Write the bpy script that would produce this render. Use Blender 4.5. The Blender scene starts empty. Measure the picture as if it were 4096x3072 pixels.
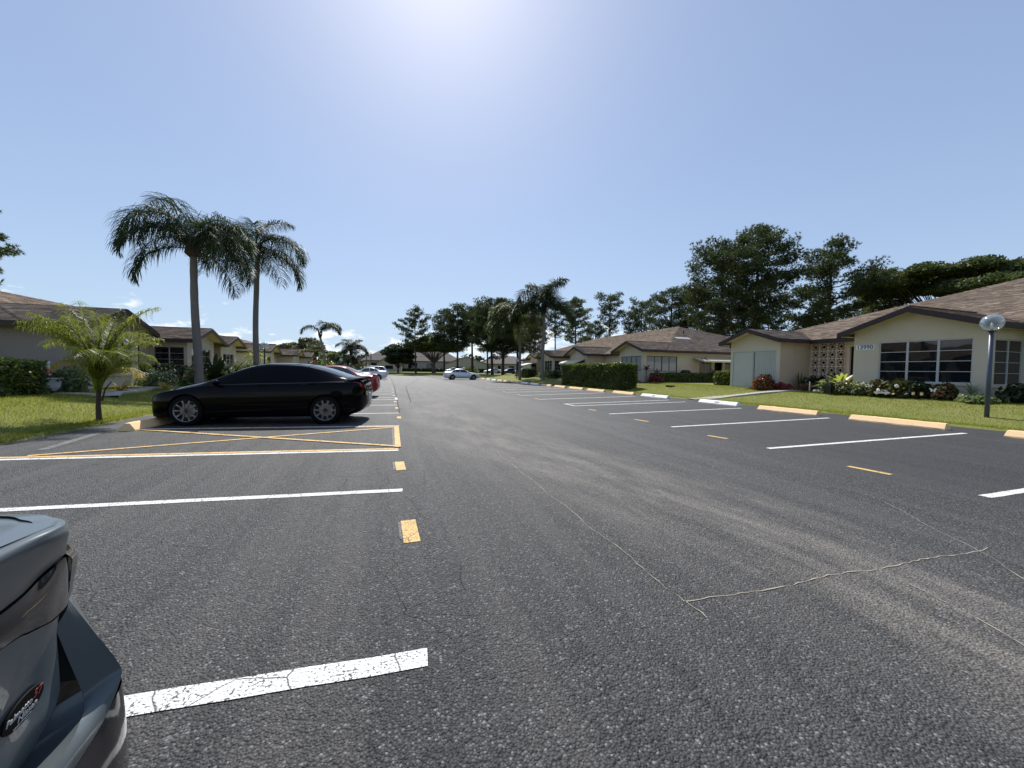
import bpy, bmesh, math, random
import numpy as np
from mathutils import Vector, Matrix, Euler
R = math.radians
rnd = random.Random(7)
nrs = np.random.RandomState(11)
S = bpy.context.scene
C = S.collection
# ------------------------------------------------------------------ camera, sky, sun, exposure
CAM = (0.0, 0.0, 1.34)
PITCH, YAW, ROLL = R(2.0496), R(17.9586), R(0.8)
_f = Vector((math.sin(YAW)*math.cos(PITCH), math.cos(YAW)*math.cos(PITCH), -math.sin(PITCH)))
_r = Vector((math.cos(YAW), -math.sin(YAW), 0)); _u = _r.cross(_f)
_r2 = _r*math.cos(ROLL)+_u*math.sin(ROLL); _u2 = _u*math.cos(ROLL)-_r*math.sin(ROLL)
cam = bpy.data.cameras.new('camera'); camo = bpy.data.objects.new('camera', cam); C.objects.link(camo)
camo.matrix_world = Matrix(((_r2.x, _u2.x, -_f.x, CAM[0]), (_r2.y, _u2.y, -_f.y, CAM[1]), (_r2.z, _u2.z, -_f.z, CAM[2]), (0, 0, 0, 1)))
cam.sensor_width = 36; cam.lens = 36*1538/4096; cam.clip_start = 0.02; cam.clip_end = 6000
S.camera = camo
SUN_EL, SUN_AZ = R(50), R(6.5)          # azimuth measured from +Y (down the lane) towards +X
w = bpy.data.worlds.new('World'); S.world = w; w.use_nodes = True
nt = w.node_tree; nt.nodes.clear()
out = nt.nodes.new('ShaderNodeOutputWorld'); bg = nt.nodes.new('ShaderNodeBackground')
sky = nt.nodes.new('ShaderNodeTexSky'); sky.sky_type = 'NISHITA'; sky.sun_disc = False
sky.sun_elevation = SUN_EL; sky.sun_rotation = SUN_AZ; sky.altitude = 0; sky.air_density = 1.0; sky.dust_density = .85; sky.ozone_density = 2.2
bg.inputs['Strength'].default_value = 0.094
tc = nt.nodes.new('ShaderNodeTexCoord'); sep = nt.nodes.new('ShaderNodeSeparateXYZ')
nt.links.new(tc.outputs['Generated'], sep.inputs[0])
def wm(op, a, b=None, c=None, clamp=False):
    n = nt.nodes.new('ShaderNodeMath'); n.operation = op; n.use_clamp = clamp
    for i, v in enumerate((a, b, c)):
        if v is None: continue
        if isinstance(v, (int, float)): n.inputs[i].default_value = v
        else: nt.links.new(v, n.inputs[i])
    return n.outputs[0]
# low cumulus bank standing all round the horizon
mp = nt.nodes.new('ShaderNodeMapping'); mp.inputs['Scale'].default_value = (1, 1, 2.3); nt.links.new(tc.outputs['Generated'], mp.inputs[0])
cn = nt.nodes.new('ShaderNodeTexNoise'); cn.inputs['Scale'].default_value = 15.0; cn.inputs['Detail'].default_value = 9; cn.inputs['Roughness'].default_value = .56
nt.links.new(mp.outputs[0], cn.inputs['Vector'])
low = nt.nodes.new('ShaderNodeTexNoise'); low.inputs['Scale'].default_value = 2.2; low.inputs['Detail'].default_value = 2; nt.links.new(tc.outputs['Generated'], low.inputs['Vector'])
el = sep.outputs['Z']
top = wm('MULTIPLY_ADD', low.outputs[0], .16, .022)                  # cloud-top height
fade = wm('DIVIDE', wm('SUBTRACT', top, el), .05)
cl = wm('MULTIPLY_ADD', wm('ADD', cn.outputs[0], wm('MULTIPLY', wm('MINIMUM', fade, 1.2), .17)), 11.0, -6.0, clamp=True)
cl = wm('MULTIPLY', cl, wm('MULTIPLY_ADD', wm('SUBTRACT', .15, el), 16, 0, clamp=True))
cl = wm('MULTIPLY', cl, .9)
mix = nt.nodes.new('ShaderNodeMix'); mix.data_type = 'RGBA'
hz = nt.nodes.new('ShaderNodeMix'); hz.data_type = 'RGBA'
hf = wm('POWER', 2.71828, wm('MULTIPLY', wm('MAXIMUM', el, 0), -4.2))
nt.links.new(wm('MULTIPLY_ADD', hf, .52, .40), hz.inputs[0]); nt.links.new(sky.outputs[0], hz.inputs[6]); hc = nt.nodes.new('ShaderNodeMix'); hc.data_type = 'RGBA'; nt.links.new(hf, hc.inputs[0]); hc.inputs[6].default_value = (4.1, 5.4, 8.4, 1); hc.inputs[7].default_value = (5.2, 6.9, 8.7, 1); nt.links.new(hc.outputs[2], hz.inputs[7])
nt.links.new(cl, mix.inputs[0]); nt.links.new(hz.outputs[2], mix.inputs[6])
cs = nt.nodes.new('ShaderNodeMix'); cs.data_type = 'RGBA'; nt.links.new(wm('MULTIPLY_ADD', cn.outputs[0], 5.0, -2.3, clamp=True), cs.inputs[0]); cs.inputs[6].default_value = (8.0, 8.9, 9.8, 1); cs.inputs[7].default_value = (11.5, 11.6, 11.6, 1); nt.links.new(cs.outputs[2], mix.inputs[7])
nt.links.new(mix.outputs[2], bg.inputs['Color']); nt.links.new(bg.outputs[0], out.inputs['Surface'])
sun = bpy.data.lights.new('sun', 'SUN'); sun.energy = 5.0; sun.angle = R(0.53); sun.color = (1, .965, .90)
suno = bpy.data.objects.new('sun', sun); C.objects.link(suno)
sd = Vector((math.sin(SUN_AZ)*math.cos(SUN_EL), math.cos(SUN_AZ)*math.cos(SUN_EL), math.sin(SUN_EL)))
suno.rotation_euler = sd.to_track_quat('Z', 'Y').to_euler(); suno.location = (0, 0, 60)
S.view_settings.view_transform = 'Standard'; S.view_settings.look = 'None'; S.view_settings.gamma = 1; S.view_settings.exposure = 0.22
S.view_settings.use_curve_mapping = False
S.render.engine = 'CYCLES'; S.cycles.max_bounces = 6; S.cycles.transparent_max_bounces = 12; S.cycles.caustics_reflective = False; S.cycles.caustics_refractive = False

# ------------------------------------------------------------------ helpers
def tag(o, label=None, cat=None, group=None, kind=None):
    if label: o['label'] = label
    if cat: o['category'] = cat
    if group: o['group'] = group
    if kind: o['kind'] = kind
    return o
def thing(name, label, cat, loc=(0, 0, 0), group=None, rz=0):
    o = bpy.data.objects.new(name, None); C.objects.link(o); o.location = loc; o.rotation_euler = (0, 0, rz)
    o.empty_display_size = .2
    return tag(o, label, cat, group)
def origin(p):
    v = Vector((0, 0, 0))
    while p is not None: v += p.location; p = p.parent
    return v
def copy_tree(o, parent=None):
    c = o.copy(); C.objects.link(c); c.parent = parent
    for ch in o.children: copy_tree(ch, c)
    return c
class MB:
    def __init__(s): s.v = []; s.f = []; s.m = []
    def quad(s, a, b, c, d, m=0):
        n = len(s.v); s.v += [tuple(a), tuple(b), tuple(c), tuple(d)]; s.f.append((n, n+1, n+2, n+3)); s.m.append(m)
    def poly(s, pts, m=0):
        n = len(s.v); s.v += [tuple(p) for p in pts]; s.f.append(tuple(range(n, n+len(pts)))); s.m.append(m)
    def box(s, x0, x1, y0, y1, z0, z1, m=0):
        n = len(s.v)
        s.v += [(x, y, z) for z in (z0, z1) for (x, y) in ((x0, y0), (x1, y0), (x1, y1), (x0, y1))]
        for f in ((0, 3, 2, 1), (4, 5, 6, 7), (0, 1, 5, 4), (1, 2, 6, 5), (2, 3, 7, 6), (3, 0, 4, 7)):
            s.f.append(tuple(n+i for i in f)); s.m.append(m)
    def prism(s, poly, vec, m=0):                          # polygon (3D pts) swept by vec
        n = len(s.v); k = len(poly); vec = Vector(vec)
        s.v += [tuple(p) for p in poly] + [tuple(Vector(p)+vec) for p in poly]
        s.f.append(tuple(range(n+k-1, n-1, -1))); s.m.append(m)
        s.f.append(tuple(range(n+k, n+2*k))); s.m.append(m)
        for i in range(k):
            j = (i+1) % k; s.f.append((n+i, n+j, n+k+j, n+k+i)); s.m.append(m)
    def beam(s, a, b, wdt, hgt, m=0, upv=(0, 0, 1)):
        a = Vector(a); b = Vector(b); d = (b-a).normalized(); sd_ = d.cross(Vector(upv)); sd_ = sd_.normalized()*wdt/2; u = sd_.cross(d).normalized()*hgt/2
        s.prism([a-sd_-u, a+sd_-u, a+sd_+u, a-sd_+u], b-a, m)
    def tube(s, pts, rad, n=8, m=0, cap=True):
        pts = [Vector(p) for p in pts]; base = len(s.v); k = len(pts)
        if isinstance(rad, (int, float)): rad = [rad]*k
        ref = Vector((0, 0, 1))
        for i, p in enumerate(pts):
            d = (pts[min(i+1, k-1)]-pts[max(i-1, 0)]).normalized()
            if abs(d.dot(ref)) > .95: ref = Vector((1, 0, 0)) if abs(d.x) < .9 else Vector((0, 1, 0))
            a = d.cross(ref).normalized(); b = d.cross(a)
            for j in range(n):
                t = 2*math.pi*j/n; s.v.append(tuple(p+(a*math.cos(t)+b*math.sin(t))*rad[i]))
        for i in range(k-1):
            for j in range(n):
                j2 = (j+1) % n; s.f.append((base+i*n+j, base+i*n+j2, base+(i+1)*n+j2, base+(i+1)*n+j)); s.m.append(m)
        if cap:
            s.f.append(tuple(base+j for j in range(n))[::-1]); s.m.append(m)
            s.f.append(tuple(base+(k-1)*n+j for j in range(n))); s.m.append(m)
    def lathe(s, prof, c=(0, 0, 0), axis='z', n=24, m=0, close=False):
        base = len(s.v); k = len(prof); c = Vector(c)
        for (r, h) in prof:
            for j in range(n):
                t = 2*math.pi*j/n; a, b = r*math.cos(t), r*math.sin(t)
                s.v.append(tuple(c+(Vector((a, b, h)) if axis == 'z' else Vector((a, h, b)) if axis == 'y' else Vector((h, a, b)))))
        for i in range(k-1+(1 if close else 0)):
            i2 = (i+1) % k
            for j in range(n):
                j2 = (j+1) % n; s.f.append((base+i*n+j, base+i*n+j2, base+i2*n+j2, base+i2*n+j)); s.m.append(m)
    def grid(s, P, m=0):                                   # P[i][j] points
        base = len(s.v); a = len(P); b = len(P[0])
        for row in P: s.v += [tuple(p) for p in row]
        for i in range(a-1):
            for j in range(b-1):
                s.f.append((base+i*b+j, base+i*b+j+1, base+(i+1)*b+j+1, base+(i+1)*b+j)); s.m.append(m)
def obj(name, mb, mats, parent=None, smooth=False, sub=True, autosmooth=None):
    me = bpy.data.meshes.new(name); off = origin(parent) if (parent is not None and sub) else Vector((0, 0, 0))
    me.from_pydata([(x-off.x, y-off.y, z-off.z) for x, y, z in mb.v], [], mb.f)
    if not isinstance(mats, (list, tuple)): mats = [mats]
    for mm in mats: me.materials.append(mm)
    if len(mats) > 1: me.polygons.foreach_set('material_index', mb.m)
    if smooth: me.polygons.foreach_set('use_smooth', [True]*len(me.polygons))
    me.update()
    o = bpy.data.objects.new(name, me); C.objects.link(o)
    if parent is not None: o.parent = parent
    return o
def weld(o, dist=1e-4):
    bm = bmesh.new(); bm.from_mesh(o.data); bmesh.ops.remove_doubles(bm, verts=bm.verts, dist=dist)
    bmesh.ops.recalc_face_normals(bm, faces=bm.faces); bm.to_mesh(o.data); bm.free(); return o
def bevel(o, wd=.01, seg=2):
    bm = bmesh.new(); bm.from_mesh(o.data); bmesh.ops.remove_doubles(bm, verts=bm.verts, dist=1e-4)
    bmesh.ops.bevel(bm, geom=list(bm.edges), offset=wd, segments=seg, affect='EDGES', profile=.5); bm.to_mesh(o.data); bm.free(); return o
def np_mesh(name, V, F, mats, parent=None, sub=True, smooth=False, col=None):
    """V (n,3), F (m,k) arrays with k = 3 or 4"""
    V = np.asarray(V, dtype=np.float32).copy(); F = np.asarray(F, dtype=np.int32); k = F.shape[1]
    if parent is not None and sub: V -= np.array(origin(parent), dtype=np.float32)
    me = bpy.data.meshes.new(name); me.vertices.add(len(V)); me.vertices.foreach_set('co', V.ravel())
    me.loops.add(F.size); me.loops.foreach_set('vertex_index', F.ravel())
    me.polygons.add(len(F)); me.polygons.foreach_set('loop_start', np.arange(0, F.size, k, dtype=np.int32))
    if smooth: me.polygons.foreach_set('use_smooth', np.ones(len(F), dtype=bool))
    for mm in (mats if isinstance(mats, (list, tuple)) else [mats]): me.materials.append(mm)
    if col is not None:
        ca = me.color_attributes.new('Col', 'FLOAT_COLOR', 'CORNER')
        c = np.repeat(np.asarray(col, dtype=np.float32), k); ca.data.foreach_set('color', np.stack([c, c, c, np.ones_like(c)], 1).ravel())
    me.update(calc_edges=True); me.validate()
    o = bpy.data.objects.new(name, me); C.objects.link(o)
    if parent is not None: o.parent = parent
    return o

# ------------------------------------------------------------------ materials
class NT:
    def __init__(s, name):
        s.mat = bpy.data.materials.new(name); s.mat.use_nodes = True; s.t = s.mat.node_tree; s.b = s.t.nodes['Principled BSDF']; s.o = s.t.nodes['Material Output']
        s.tc = s.n('ShaderNodeTexCoord')
    def n(s, ty, **kw):
        x = s.t.nodes.new(ty)
        for k, v in kw.items(): setattr(x, k, v)
        return x
    def l(s, a, b): s.t.links.new(a, b)
    def setin(s, node, i, v):
        if v is None: return
        if hasattr(v, 'is_output'): s.l(v, node.inputs[i])
        else: node.inputs[i].default_value = v
    def m(s, op, a, b=None, c=None, clamp=False):
        x = s.n('ShaderNodeMath', operation=op); x.use_clamp = clamp
        for i, v in enumerate((a, b, c)): s.setin(x, i, v)
        return x.outputs[0]
    def noise(s, scale, detail=4, rough=.5, vec=None, dist=0):
        x = s.n('ShaderNodeTexNoise'); x.inputs['Scale'].default_value = scale; x.inputs['Detail'].default_value = detail; x.inputs['Roughness'].default_value = rough; x.inputs['Distortion'].default_value = dist
        s.l(vec if vec is not None else s.tc.outputs['Object'], x.inputs['Vector']); return x.outputs[0]
    def voro(s, scale, feature='F1', vec=None, out='Distance'):
        x = s.n('ShaderNodeTexVoronoi', feature=feature); x.inputs['Scale'].default_value = scale
        s.l(vec if vec is not None else s.tc.outputs['Object'], x.inputs['Vector']); return x.outputs[out]
    def mapv(s, scale, rot=(0, 0, 0), vec=None):
        x = s.n('ShaderNodeMapping'); x.inputs['Scale'].default_value = scale; x.inputs['Rotation'].default_value = rot
        s.l(vec if vec is not None else s.tc.outputs['Object'], x.inputs[0]); return x.outputs[0]
    def mix(s, f, a, b):
        x = s.n('ShaderNodeMix', data_type='RGBA')
        s.setin(x, 0, f)
        for i, v in ((6, a), (7, b)):
            if isinstance(v, tuple) and len(v) == 3: v = (*v, 1)
            s.setin(x, i, v)
        return x.outputs[2]
    def ramp(s, f, stops):
        x = s.n('ShaderNodeValToRGB'); s.l(f, x.inputs[0]); e = x.color_ramp.elements
        for i, (p, c) in enumerate(stops):
            if i > 1: e.new(p)
            e[i].position = p; e[i].color = (*c, 1) if isinstance(c, tuple) else (c, c, c, 1)
        return x.outputs[0]
    def bump(s, h, dist=.01, strength=1, normal=None):
        x = s.n('ShaderNodeBump'); x.inputs['Distance'].default_value = dist; x.inputs['Strength'].default_value = strength
        s.l(h, x.inputs['Height'])
        if normal is not None: s.l(normal, x.inputs['Normal'])
        s.l(x.outputs[0], s.b.inputs['Normal']); return x.outputs[0]
    def base(s, c):
        s.setin(s.b, 'Base Color', (*c, 1) if isinstance(c, tuple) and len(c) == 3 else c); return s
    def p(s, **kw):
        names = dict(rough='Roughness', metal='Metallic', spec='Specular IOR Level', coat='Coat Weight', coatr='Coat Roughness', trans='Transmission Weight', ior='IOR', alpha='Alpha', emit='Emission Strength')
        for k, v in kw.items(): s.setin(s.b, names[k], v)
        return s
def simple(name, c, rough=.6, metal=0, spec=.5, var=0, vs=3, bump=0, bs=40, **kw):
    t = NT(name); col = c
    if var:
        f = t.noise(vs, 6, .6); col = t.mix(f, tuple(x*(1-var) for x in c), tuple(min(1, x*(1+var)) for x in c))
    t.base(col).p(rough=rough, metal=metal, spec=spec, **kw)
    if bump: t.bump(t.noise(bs, 5, .6), bump)
    return t.mat
M = {}
def asphalt():
    t = NT('asphalt'); ob = t.tc.outputs['Object']
    sp = t.n('ShaderNodeSeparateXYZ'); t.l(ob, sp.inputs[0]); X, Y = sp.outputs[0], sp.outputs[1]
    vor = t.n('ShaderNodeTexVoronoi'); vor.inputs['Scale'].default_value = 88; t.l(ob, vor.inputs['Vector'])
    sc = t.n('ShaderNodeSeparateColor'); t.l(vor.outputs['Color'], sc.inputs[0])
    stone = t.ramp(sc.outputs[0], [(0, .013), (.40, .022), (.75, .045), (.93, .10), (1, .24)])
    big = t.noise(.55, 5, .6)
    col = t.mix(t.m('MULTIPLY', t.ramp(big, [(.35, 0.0), (.7, 1.0)]), .5), stone, t.mix(.5, stone, (.058, .056, .055)))
    strk = t.noise(1.0, 7, .7, t.mapv((2.6, .13, 1)))
    col = t.mix(t.m('MULTIPLY', t.ramp(strk, [(.42, 0.0), (.70, 1.0)]), .45), col, (.15, .14, .13))
    bay = t.m('MULTIPLY_ADD', t.m('ADD', X, t.m('MULTIPLY', t.m('SUBTRACT', t.noise(.8, 4), .5), 1.2)), .9, -5.2, clamp=True)
    lane = t.m('MULTIPLY', t.m('SUBTRACT', 1, bay), t.m('MULTIPLY_ADD', X, 1.2, .3, clamp=True))
    col = t.mix(t.m('MULTIPLY', bay, .6), col, t.mix(.8, col, (.012, .013, .017)))
    far_sheen = t.m('MULTIPLY_ADD', Y, .022, -.12, clamp=True)  # far lane lightens with distance: grazing sun sheen put into the colour
    col = t.mix(t.m('MULTIPLY', t.m('SUBTRACT', 1, bay), t.m('MULTIPLY', far_sheen, t.m('MULTIPLY_ADD', strk, .7, .3))), col, (.19, .185, .18))
    # sandy swept band that curves along the lane
    yy = t.m('DIVIDE', t.m('SUBTRACT', Y, 1.7), 5.0); g = t.m('POWER', 2.71828, t.m('MULTIPLY', t.m('MULTIPLY', yy, yy), -1))
    cx = t.m('MULTIPLY_ADD', g, 1.6, 1.5)
    wd = t.m('MULTIPLY_ADD', Y, .10, .58)
    dx = t.m('DIVIDE', t.m('SUBTRACT', X, cx), wd)
    band = t.m('POWER', 2.71828, t.m('MULTIPLY', t.m('MULTIPLY', dx, dx), -1))
    cv = t.n('ShaderNodeCombineXYZ'); t.l(dx, cv.inputs[0]); t.l(t.m('MULTIPLY', Y, .25), cv.inputs[1])
    sn = t.noise(2.2, 8, .68, cv.outputs[0])
    fine = t.noise(38, 4, .7)
    bf = t.m('MULTIPLY', band, t.m('MULTIPLY', t.ramp(sn, [(.42, .10), (.66, 1.0)]), t.ramp(fine, [(.3, .35), (.65, 1.0)])))
    nearf = t.m('MULTIPLY_ADD', Y, -.035, 1.0, clamp=True)
    col = t.mix(t.m('MULTIPLY', t.m('MULTIPLY', bf, .82), t.m('MAXIMUM', nearf, .30)), col, (.40, .355, .30))
    # fine alligator cracks in the left bays
    dst = t.n('ShaderNodeMixRGB'); dst.blend_type = 'ADD'; dst.inputs[0].default_value = .12
    nz = t.n('ShaderNodeTexNoise'); nz.inputs['Scale'].default_value = 3; nz.inputs['Detail'].default_value = 6; t.l(ob, nz.inputs['Vector']); t.l(ob, dst.inputs[1]); t.l(nz.outputs[1], dst.inputs[2])
    ck = t.voro(2.3, 'DISTANCE_TO_EDGE', dst.outputs[0])
    cm = t.m('MULTIPLY', t.ramp(ck, [(0, 1.0), (.007, 0.0)]), t.m('MULTIPLY', t.m('LESS_THAN', X, .6), t.ramp(t.noise(.35, 2), [(.42, 0.0), (.6, 1.0)])))
    col = t.mix(t.m('MULTIPLY', cm, .13), col, (.014, .013, .013))
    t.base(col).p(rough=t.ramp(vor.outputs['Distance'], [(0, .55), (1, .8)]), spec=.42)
    gv = t.ramp(vor.outputs['Distance'], [(.25, 1.0), (.75, .0)])
    col = t.mix(t.m('MULTIPLY', t.m('SUBTRACT', 1, gv), .55), col, (.010, .010, .011)); t.base(col)
    h = t.m('ADD', t.m('MULTIPLY', vor.outputs['Distance'], -1.0), t.m('ADD', t.m('MULTIPLY', t.noise(16, 5, .65), 1.2), t.m('MULTIPLY', cm, -1.1)))
    t.bump(h, .0085, 1.0)
    M['asphalt'] = t.mat
def paint(name, c, wear=.5):
    t = NT(name); ob = t.tc.outputs['Object']
    vor = t.n('ShaderNodeTexVoronoi'); vor.inputs['Scale'].default_value = 88; t.l(ob, vor.inputs['Vector'])
    hole = t.ramp(t.m('ADD', t.m('MULTIPLY', vor.outputs['Distance'], .55), t.m('MULTIPLY', t.noise(7, 6, .7), wear)), [(.64, 0.0), (.72, .85)])
    dst = t.n('ShaderNodeMixRGB'); dst.blend_type = 'ADD'; dst.inputs[0].default_value = .12
    nz = t.n('ShaderNodeTexNoise'); nz.inputs['Scale'].default_value = 3; nz.inputs['Detail'].default_value = 6; t.l(ob, nz.inputs['Vector']); t.l(ob, dst.inputs[1]); t.l(nz.outputs[1], dst.inputs[2])
    ck = t.ramp(t.voro(3.0, 'DISTANCE_TO_EDGE', dst.outputs[0]), [(0, 1.0), (.014, 0.0)])
    f = t.m('MAXIMUM', hole, t.m('MULTIPLY', ck, 1.0))
    dirt = t.noise(5, 6, .7)
    cc = t.mix(t.m('MULTIPLY', t.ramp(dirt, [(.4, 0.0), (.8, 1.0)]), .4), c, tuple(x*.5 for x in c))
    t.base(t.mix(f, cc, (.03, .03, .03))).p(rough=.6)
    t.bump(t.m('ADD', t.m('MULTIPLY', vor.outputs['Distance'], -1.0), t.m('MULTIPLY', f, -.5)), .007, 1.0)
    M[name] = t.mat
asphalt(); paint('white_paint', (.78, .77, .73)); paint('yellow_paint', (.72, .46, .16)); paint('old_paint', (.17, .165, .155), .62)
def stucco(name, c, b=.006):
    t = NT(name)
    f = t.noise(1.2, 6, .65); dk = t.noise(.5, 3)
    col = t.mix(f, tuple(x*.88 for x in c), tuple(x*1.08 for x in c))
    col = t.mix(t.m('MULTIPLY', t.ramp(t.noise(3, 8, .75, t.mapv((1, 1, .15))), [(.52, 0.0), (.8, 1.0)]), .25), col, tuple(x*.6 for x in c))
    t.base(col).p(rough=.9, spec=.2); t.bump(t.m('ADD', t.noise(55, 6, .65), t.m('MULTIPLY', t.noise(6, 3), .8)), b)
    M[name] = t.mat; return t.mat
stucco('stucco', (.60, .53, .41)); stucco('stucco_end_shade', (.30, .255, .215)); stucco('stucco_tan', (.50, .42, .31)); stucco('stucco_left', (.58, .52, .42)); stucco('stucco_shade', (.42, .36, .29))  # end and dim stuccos: darker copies with wall shade put into the colour
M['soffit'] = simple('soffit', (.62, .55, .33), .8, var=.06)
M['fascia'] = simple('fascia', (.030, .016, .013), .62, var=.35, vs=5, bump=.003, bs=25)
M['roofdeck'] = simple('roofdeck', (.21, .155, .12), .95, var=.2)
def shingle():
    t = NT('shingle'); a = t.n('ShaderNodeVertexColor', layer_name='Col')
    c = t.ramp(a.outputs[0], [(0, (.14, .098, .076)), (.3, (.235, .178, .132)), (.6, (.33, .255, .19)), (.85, (.43, .34, .26)), (1, (.55, .44, .34))])
    c = t.mix(t.m('MULTIPLY', t.ramp(t.noise(.6, 4), [(.4, 0.0), (.7, 1.0)]), .3), c, (.18, .13, .10))
    t.base(t.mix(.25, c, t.mix(t.noise(90, 3), (.06, .04, .03), (.34, .26, .2)))).p(rough=.95, spec=.15); t.bump(t.noise(120, 3), .002); return t.mat
M['shingle'] = shingle()
M['shingle_far'] = simple('shingle_far', (.15, .125, .11), .95, var=.35, vs=1.5)
M['white_metal'] = simple('white_metal', (.48, .49, .48), .4, var=.06)
M['shutter'] = simple('shutter', (.56, .575, .51), .45, var=.08, vs=2, bump=.001)
M['shutter_rail'] = simple('shutter_rail', (.42, .47, .45), .4)
M['block'] = simple('block', (.62, .50, .38), .85, var=.10, vs=6, bump=.003, bs=60)
def glass(name, c=(.010, .012, .013), wav=.0015, rough=.02):
    t = NT(name); t.base(c).p(rough=rough, spec=.55, ior=1.5); t.bump(t.noise(1.3, 2, .4), wav*8, .35); M[name] = t.mat; return t.mat
glass('glass'); glass('glass_blinds', (.30, .33, .33)); 
M['interior'] = simple('interior', (.02, .019, .017), .9)
M['black_frame'] = simple('black_frame', (.018, .018, .02), .4)
M['awning'] = simple('awning', (.66, .62, .50), .45, var=.08, bump=.001)
M['concrete'] = simple('concrete', (.36, .34, .30), .9, var=.2, vs=4, bump=.003, bs=60)
M['stop_yellow'] = simple('stop_yellow', (.90, .61, .32), .75, var=.10, vs=3, bump=.003, bs=80)
M['stop_white'] = simple('stop_white', (.86, .85, .78), .75, var=.08, vs=4, bump=.003, bs=80)
M['letter'] = simple('letter', (.28, .28, .28), .8)
M['letter_navy'] = simple('letter_navy', (.015, .03, .10), .5)
M['plaque'] = simple('plaque', (.80, .78, .76), .4)
M['pole_blue'] = simple('pole_blue', (.050, .065, .10), .38, var=.3, vs=8, bump=.002, bs=60)
M['pole_dark'] = simple('pole_dark', (.02, .022, .025), .4)
M['mulch'] = simple('mulch', (.10, .06, .04), .95, var=.5, vs=14, bump=.03, bs=30)
def bark(name, c, ring=0, b=.02):
    t = NT(name); v = t.mapv((1, 1, ring or .25)); f = t.noise(6, 7, .7, v)
    t.base(t.mix(f, tuple(x*.5 for x in c), tuple(x*1.45 for x in c))).p(rough=.95, spec=.15); t.bump(t.noise(9, 6, .7, v), b); M[name] = t.mat
bark('bark', (.085, .062, .05), .3, .05); bark('palm_bark', (.20, .185, .17), 6, .02); bark('palm_boot', (.080, .064, .052), .5, .05); bark('pale_bark', (.16, .14, .12), .5, .03)
def leaf(name, a, b, tr=.35, rough=.42, spec=.4, tmul=1.9):
    t = NT(name); g = t.n('ShaderNodeNewGeometry'); rp = g.outputs['Random Per Island']
    c = t.mix(rp, a, b)
    t.base(c).p(rough=rough, spec=spec)
    x = t.n('ShaderNodeBsdfTranslucent'); hs = t.n('ShaderNodeHueSaturation'); hs.inputs['Value'].default_value = tmul; hs.inputs['Hue'].default_value = .487; hs.inputs['Saturation'].default_value = 1.1
    t.l(c, hs.inputs['Color']); t.l(hs.outputs[0], x.inputs['Color'])
    ms = t.n('ShaderNodeMixShader'); ms.inputs[0].default_value = tr; t.l(t.b.outputs[0], ms.inputs[1]); t.l(x.outputs[0], ms.inputs[2]); t.l(ms.outputs[0], t.o.inputs['Surface'])
    M[name] = t.mat
leaf('pine_leaf', (.022, .036, .014), (.075, .10, .034), .34, .6, .25)
leaf('pine_yellow', (.035, .05, .016), (.11, .135, .04), .38, .6, .25)
leaf('palm_leaf', (.012, .026, .011), (.045, .068, .026), .26, .55, .2)
leaf('areca_leaf', (.055, .085, .016), (.21, .235, .04), .46, .42, .35)
leaf('areca_old', (.20, .19, .03), (.30, .24, .05), .4, .45)
leaf('hedge_leaf', (.035, .062, .012), (.13, .165, .034), .38, .38, .4)
leaf('dark_leaf', (.010, .019, .008), (.032, .052, .018), .2, .45, .35)
leaf('light_leaf', (.07, .11, .04), (.17, .21, .09), .35, .4)
leaf('broad_leaf', (.028, .045, .014), (.09, .115, .032), .34, .55, .25)
leaf('olive_leaf', (.06, .07, .03), (.12, .12, .055), .3, .5)
leaf('croton_leaf', (.10, .025, .015), (.20, .085, .02), .3, .4)
leaf('red_leaf', (.14, .02, .025), (.22, .05, .05), .35, .4)
leaf('rust_leaf', (.11, .05, .025), (.17, .09, .04), .3, .5)
leaf('yellow_leaf', (.25, .20, .03), (.40, .30, .06), .4, .45)
leaf('variegated_leaf', (.10, .17, .03), (.38, .42, .12), .4, .35)
leaf('orange_petal', (.5, .14, .02), (.6, .22, .04), .4, .5)
leaf('pink_petal', (.45, .16, .25), (.6, .35, .42), .4, .5)
leaf('white_petal', (.55, .55, .5), (.7, .7, .66), .4, .5)
leaf('grass_blade', (.09, .125, .022), (.27, .29, .06), .5, .6, .15, 1.6)
def lawn_mat():
    t = NT('lawn'); f = t.noise(.7, 5, .65); g = t.noise(22, 6, .75); h = t.noise(90, 3, .7); sh = t.noise(2.2, 4)
    c = t.mix(g, (.09, .11, .028), (.235, .245, .07)); c = t.mix(t.m('MULTIPLY', t.ramp(f, [(.4, 0.0), (.68, 1.0)]), .45), c, (.25, .225, .09))
    c = t.mix(t.m('MULTIPLY', t.ramp(h, [(.5, 0.0), (.8, 1.0)]), .4), c, (.30, .30, .12))
    c = t.mix(t.m('MULTIPLY', t.ramp(sh, [(.55, 0.0), (.8, 1.0)]), .25), c, (.05, .06, .02))
    t.base(c).p(rough=.9, spec=.15); t.bump(t.m('ADD', h, t.m('MULTIPLY', g, 2)), .018, .5); return t.mat
M['lawn'] = lawn_mat()
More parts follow.
